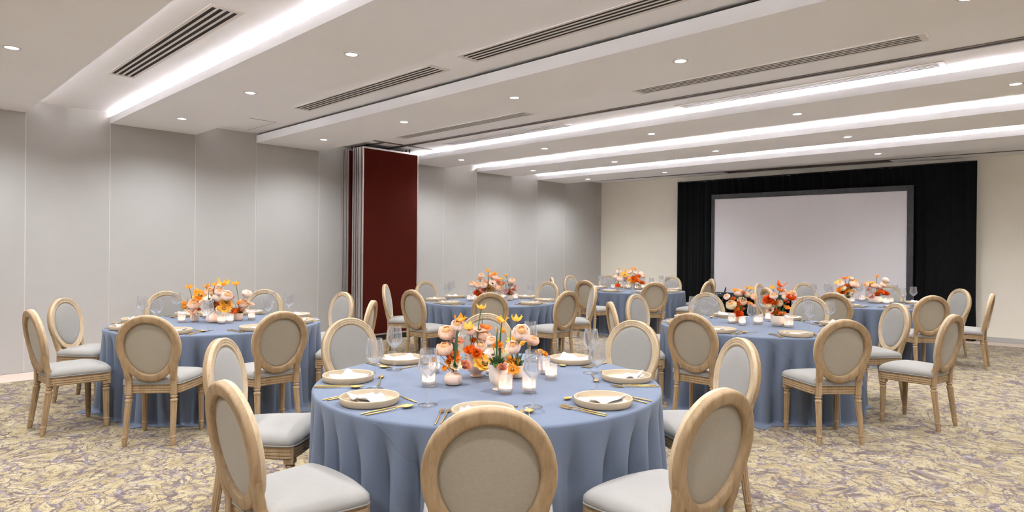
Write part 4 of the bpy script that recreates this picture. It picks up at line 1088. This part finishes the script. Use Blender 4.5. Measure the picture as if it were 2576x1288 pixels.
# crops the flowers were measured in: scale, x0, y0; then (x, y, kind, colour, width)
FL = [
    (4.953, 1080, 740, [
        (650, 140, T_, 'yellow', 100), (385, 285, T_, 'amber', 115), (485, 380, T_, 'yellow', 115), (905, 300, T_, 'yellow', 105), (1090, 285, T_, 'yellow', 110), (890, 440, T_, 'yellow', 95),
        (225, 485, R_N, 'peach', 175), (350, 390, R_N, 'blush', 140), (195, 685, R_N, 'peach', 165), (675, 520, R_N, 'peach', 155), (640, 655, R_N, 'blush', 130), (780, 590, R_N, 'blush', 125),
        (1145, 480, R_N, 'blush', 180), (1290, 580, R_N, 'peach', 135), (1040, 670, R_N, 'blush', 150), (525, 460, R_N, 'blush', 115), (630, 440, L_, 'peach', 125),
        (515, 670, O_, 'orange', 145), (705, 395, P_, 'orange', 130), (300, 765, P_, 'orange', 140), (590, 735, C_, 'orange', 95), (1090, 580, P_, 'yellow', 170), (1015, 825, O_, 'amber', 170),
        (700, 830, P_, 'yellow', 230), (1030, 935, P_, 'amber', 130), (335, 890, L_, 'cream', 115), (905, 740, R_N, 'cream', 135), (790, 750, L_, 'blush', 125), (435, 885, C_, 'dusty', 125),
        (910, 915, C_, 'dusty', 90), (110, 735, B_, 'yellow', 60), (60, 820, B_, 'amber', 55), (190, 930, B_, 'amber', 60), (250, 845, C_, 'amber', 80), (268, 905, B_, 'amber', 60),
        (1348, 735, C_, 'amber', 60), (1392, 718, C_, 'yellow', 60), (1440, 745, C_, 'amber', 62), (850, 630, C_, 'amber', 100), (370, 575, P_, 'dusty', 105), (548, 575, C_, 'orange', 70),
        (830, 885, B_, 'green', 60), (900, 845, B_, 'green', 52)]),
    (5.152, 330, 680, [
        (750, 200, T_, 'amber', 75), (975, 190, T_, 'amber', 70), (1080, 170, T_, 'amber', 60), (1200, 145, T_, 'yellow', 105), (1355, 155, T_, 'amber', 80),
        (1025, 285, R_N, 'peach', 125), (1125, 230, R_N, 'white', 100), (1140, 275, R_N, 'blush', 95), (1125, 352, R_N, 'white', 112), (1010, 365, L_, 'blush', 105), (815, 440, R_N, 'peach', 125),
        (850, 385, R_N, 'white', 90), (1240, 330, R_N, 'blush', 120), (1500, 305, R_N, 'white', 105), (1445, 432, R_N, 'peach', 105), (1540, 437, C_, 'peach', 75), (1210, 372, R_N, 'cream', 105), (1440, 525, C_, 'peach', 85),
        (900, 312, P_, 'amber', 145), (1105, 437, O_, 'orange', 110), (1350, 510, O_, 'orange', 110), (1225, 440, C_, 'yellow', 115), (1205, 492, P_, 'yellow', 100), (1295, 365, C_, 'orange', 65),
        (690, 432, B_, 'amber', 50), (692, 480, B_, 'amber', 48), (800, 545, C_, 'peach', 85), (855, 510, C_, 'orange', 65), (1135, 500, L_, 'peach', 65), (1295, 470, L_, 'cream', 65), (1390, 425, B_, 'amber', 42), (930, 400, C_, 'peach', 70)]),
    (7.575, 1780, 690, [
        (515, 285, T_, 'amber', 75), (750, 240, T_, 'yellow', 75), (835, 252, T_, 'yellow', 75), (370, 428, R_N, 'blush', 105), (590, 352, R_N, 'blush', 145), (650, 520, R_N, 'peach', 155), (450, 585, R_N, 'cream', 160),
        (880, 432, R_N, 'peach', 110), (760, 392, R_N, 'cream', 95), (690, 347, C_, 'dusty', 75), (490, 470, C_, 'orange', 70), (800, 545, O_, 'amber', 125), (865, 575, P_, 'amber', 100), (592, 752, C_, 'red', 120), (568, 565, C_, 'orange', 95), (630, 655, C_, 'orange', 100), (540, 665, C_, 'amber', 85),
        (1400, 168, T_, 'orange', 140), (1235, 236, T_, 'yellow', 85), (1380, 272, T_, 'orange', 95), (1440, 348, R_N, 'blush', 115), (1260, 412, R_N, 'blush', 130), (1600, 392, R_N, 'peach', 145), (1360, 552, R_N, 'cream', 135), (1480, 432, R_N, 'white', 105), (1150, 600, R_N, 'cream', 105),
        (1165, 490, C_, 'red', 155), (1590, 442, C_, 'red', 130), (1280, 552, C_, 'orange', 95), (1270, 712, C_, 'orange', 115), (1345, 735, P_, 'orange', 105), (1432, 730, P_, 'orange', 115), (1520, 620, P_, 'amber', 105), (1190, 682, L_, 'peach', 115), (1500, 520, C_, 'red', 85)]),
    (6.1325, 1060, 660, [
        (1030, 115, T_, 'amber', 60), (1130, 162, T_, 'amber', 72), (1305, 190, T_, 'amber', 52), (910, 247, T_, 'amber', 62), (1237, 245, T_, 'yellow', 48), (1045, 200, T_, 'amber', 45),
        (925, 207, R_N, 'blush', 75), (790, 332, R_N, 'peach', 85), (880, 352, R_N, 'peach', 95), (1095, 212, R_N, 'blush', 92), (1147, 247, R_N, 'peach', 90), (1100, 322, L_, 'blush', 105), (1397, 290, R_N, 'peach', 85), (1380, 332, R_N, 'blush', 85), (965, 352, R_N, 'blush', 95), (1205, 395, R_N, 'peach', 110),
        (1040, 387, P_, 'amber', 105), (870, 470, C_, 'red', 95), (1318, 460, C_, 'red', 105), (1005, 290, P_, 'dusty', 85), (1190, 302, C_, 'dusty', 80), (1445, 375, B_, 'dusty', 42), (1430, 425, C_, 'dusty', 62), (1390, 480, C_, 'dusty', 55), (1245, 345, C_, 'amber', 75), (960, 420, C_, 'dusty', 85), (1120, 420, C_, 'peach', 80)]),
    (10.73, 1490, 660, [
        (725, 160, T_, 'amber', 62), (895, 210, T_, 'yellow', 62), (1085, 150, T_, 'amber', 82), (1165, 172, T_, 'amber', 82), (715, 267, R_N, 'white', 115), (605, 397, R_N, 'white', 95), (1002, 267, R_N, 'blush', 115), (1187, 287, R_N, 'blush', 105), (1327, 302, R_N, 'white', 115), (1370, 375, R_N, 'peach', 110), (735, 440, R_N, 'blush', 155), (700, 342, C_, 'peach', 65),
        (880, 312, P_, 'yellow', 155), (890, 372, C_, 'amber', 135), (900, 455, C_, 'orange', 140), (1020, 442, P_, 'amber', 145), (1130, 432, C_, 'orange', 145), (1217, 362, O_, 'orange', 145), (1200, 495, C_, 'orange', 135), (1340, 555, C_, 'orange', 125), (690, 612, O_, 'red', 115), (1090, 522, C_, 'amber', 105)]),
    (9.2, 2060, 680, [
        (595, 162, T_, 'orange', 92), (710, 152, T_, 'yellow', 62), (825, 217, T_, 'amber', 82), (450, 262, P_, 'yellow', 140), (505, 317, R_N, 'blush', 125), (750, 197, R_N, 'white', 95), (820, 330, R_N, 'peach', 175), (560, 412, R_N, 'cream', 125), (660, 357, C_, 'orange', 125), (742, 392, C_, 'orange', 95), (700, 442, O_, 'yellow', 115), (560, 512, C_, 'orange', 115), (642, 530, P_, 'yellow', 85), (470, 452, C_, 'amber', 95), (830, 502, C_, 'peach', 105), (690, 592, L_, 'peach', 95), (762, 590, B_, 'peach', 62),
        (1335, 127, T_, 'amber', 82), (1195, 277, P_, 'yellow', 125), (1090, 332, R_N, 'peach', 115), (1290, 357, R_N, 'peach', 135), (1380, 392, R_N, 'blush', 105), (1482, 337, R_N, 'blush', 115), (1550, 237, R_N, 'white', 135), (1180, 352, C_, 'amber', 85), (1150, 447, C_, 'orange', 75), (1250, 542, O_, 'dusty', 115), (1340, 557, C_, 'orange', 95), (1500, 522, C_, 'red', 175), (1562, 532, C_, 'red', 115), (1150, 582, C_, 'amber', 85), (1430, 502, C_, 'orange', 105), (1210, 592, C_, 'dusty', 95)]),
]
frnd = random.Random(77)
def bez(a, b_, c, n=8):
    return [a * (1 - t) ** 2 + b_ * 2 * t * (1 - t) + c * t * t for t in (i / n for i in range(n + 1))]
def blade(mb, base, tip, bow, w):
    base, tip = Vector(base), Vector(tip); mid = (base + tip) / 2 + Vector(bow)
    pts = bez(base, mid, tip, 9); d = (tip - base).normalized(); side = d.cross(Vector(bow).normalized() if Vector(bow).length > 1e-5 else Vector((1, 0, 0)))
    side.normalize(); nrm = side.cross(d)
    L, R, T2 = [], [], []
    for i, p in enumerate(pts):
        u = i / 9; ww = w * (sin(pi * min(1, 0.12 + 0.88 * u)) ** 0.7 if u < 1 else 0.02)
        L.append(tuple(p - side * ww)); R.append(tuple(p + side * ww)); T2.append(tuple(p + nrm * ww * 0.35))
    n = len(pts)
    mb.add(L + T2 + R, [(i, i + 1, n + i + 1, n + i) for i in range(n - 1)] + [(n + i, n + i + 1, 2 * n + i + 1, 2 * n + i) for i in range(n - 1)])
for ti, (scale, X0, Y0, items) in enumerate(FL):
    nm = TABLES[ti][2]
    HEADS = []
    order = {}
    for (x, y, kind, col, w) in items: order.setdefault((kind, col), []).append((x, y))
    for fi, (x, y, kind, col, w) in enumerate(items):
        px, py = X0 + x / scale, Y0 + y / scale
        best = None
        for vi in range(len(VASES[ti])):
            P, vh, vr = VPOS[(ti, vi)]; mx, my = to_px((P.x, P.y, P.z + vh))
            c = abs(px - mx) + 0.25 * abs(py - my) - 12 * vh / 0.13 * (6 if ti > 3 else 10) / 10
            if best is None or c < best[0]: best = (c, vi)
        P, vh, vr = VPOS[(ti, best[1])]
        mouth = Vector((P.x, P.y, P.z + vh))
        D0 = P.dot(_f0)
        low = (mouth.z - at_depth(px, py, D0).z)
        rad = w / scale / 2 * D0 / F_PX
        dD = frnd.uniform(-0.045, 0.045) + (0.03 if y < 300 else 0)
        if low > -rad * 0.6: dD = -(vr + rad * 0.8) + frnd.uniform(-0.01, 0.01)
        front = low > -rad * 0.6
        for st in range(41):
            dd = dD + (0.006 * ((st + 1) // 2)) * (1 if st % 2 else -1) if not front else dD - 0.004 * st
            C = at_depth(px, py, D0 + dd)
            if abs(dd) > 0.14: continue
            if all((C - q_).length > 0.78 * (rad + r_) for q_, r_ in HEADS): break
        HEADS.append((C.copy(), rad))
        if C.z < ZT + rad * 0.75: C.z = ZT + rad * 0.75
        outw = Vector((C.x - mouth.x, C.y - mouth.y, 0))
        tocam = Vector((-C.x, -C.y, 0)).normalized()
        if kind == 'tulip': ax = Vector((0, 0, 1)) + outw * 1.2 + tocam * frnd.uniform(-0.1, 0.3)
        else: ax = Vector((0, 0, 0.75)) + outw * frnd.uniform(2.0, 4.5) + tocam * frnd.uniform(0.1, 0.75)
        ax.normalize()
        hgt = {'ran': 0.75, 'rose': 0.6, 'tulip': 0.85, 'poppy': 0.35, 'lis': 0.4, 'carn': 0.45, 'bud': 0.75}[kind]
        rad *= {'tulip': 1.22, 'ran': 1.16, 'rose': 1.25, 'poppy': 1.32, 'lis': 1.28, 'carn': 1.36, 'bud': 1.15}[kind]
        base = C - ax * rad * hgt
        k = sorted(order[(kind, col)]).index((x, y))
        nmk = KN_[kind]; tot = len(order[(kind, col)])
        place = f', {ORD[k]} from the wall side' if tot > 1 else ''
        f_ = thing(nmk, f'{CN_[col]} {nmk.replace("_", " ")} on the {nm}{place}', 'flower', base, 0, f'flowers on the {nm}')
        q = Vector((0, 0, 1)).rotation_difference(ax)
        me = fl_mesh(kind, col, fi % 2)
        rot = q.to_matrix() @ Matrix.Rotation(frnd.uniform(0, 6.28), 3, 'Z')
        for pn, mm in (('petals', me[0]), ('heart', me[1])):
            o = link(pn, mm, f_); o.rotation_euler = rot.to_euler(); o.scale = (rad, rad, rad)
        # stem from the vase's mouth to the head
        s0 = mouth + Vector((frnd.uniform(-.4, .4) * vr, frnd.uniform(-.4, .4) * vr, -0.03))
        ctl = Vector((s0.x * 0.6 + base.x * 0.4, s0.y * 0.6 + base.y * 0.4, max(s0.z + 0.03, base.z - 0.25 * (base.z - s0.z)))) 
        if base.z < mouth.z: ctl = Vector(((s0.x + base.x) / 2, (s0.y + base.y) / 2, mouth.z + 0.035))
        pts = [p - base for p in bez(s0, ctl, base + ax * 0.002, 8)]
        mb = MB(); mb.tube(pts, 0.0032 if kind == 'tulip' else 0.0020, 5)
        if kind in ('ran', 'rose', 'poppy', 'lis'):      # green collar under the head
            a_ = [Vector(v) for v in ((0, 0, 0),)]
            mb.tube([ax * -0.004, ax * rad * 0.06, ax * rad * 0.14], [0.002, rad * 0.22, rad * 0.30], 7, False)
        link('stem', mb.mesh('stem', 'stem'), f_)
        if kind == 'tulip' and (fi % 2 == 0 or ti == 0):
            mb = MB(); side = Vector((frnd.uniform(-1, 1), frnd.uniform(-1, 1), 0)).normalized()
            hgt_ = (base.z - s0.z)
            blade(mb, s0 - base, Vector((s0.x + (base.x - s0.x) * 0.6, s0.y + (base.y - s0.y) * 0.6, s0.z + hgt_ * frnd.uniform(0.72, 0.98))) + side * 0.045 - base, side * 0.045, 0.0050)
            link('leaf', mb.mesh('leaf', 'leaf'), f_)
# short green sprigs filling each vase's mouth
for (ti, vi), (P, vh, vr) in VPOS.items():
    mb = MB(); r = random.Random(ti * 10 + vi)
    for k in range(14):
        a = r.uniform(0, 6.28); q = r.uniform(0.02, 0.055) + vr * 0.5; h = r.uniform(0.005, 0.055)
        b0 = Vector((0.3 * vr * cos(a), 0.3 * vr * sin(a), -0.02)); tip = Vector((q * cos(a), q * sin(a), h))
        blade(mb, b0, tip, Vector((-cos(a) * 0.004, -sin(a) * 0.004, 0.012)), r.uniform(0.005, 0.009))
    o = link('leaf_sprig', mb.mesh('leaf_sprig', 'leaf'), None, (P.x, P.y, P.z + vh))
    tag(o, f'green leaves in the {VASES[ti][vi][4]} on the {TABLES[ti][2]}', 'foliage', 'green sprigs in the vases')
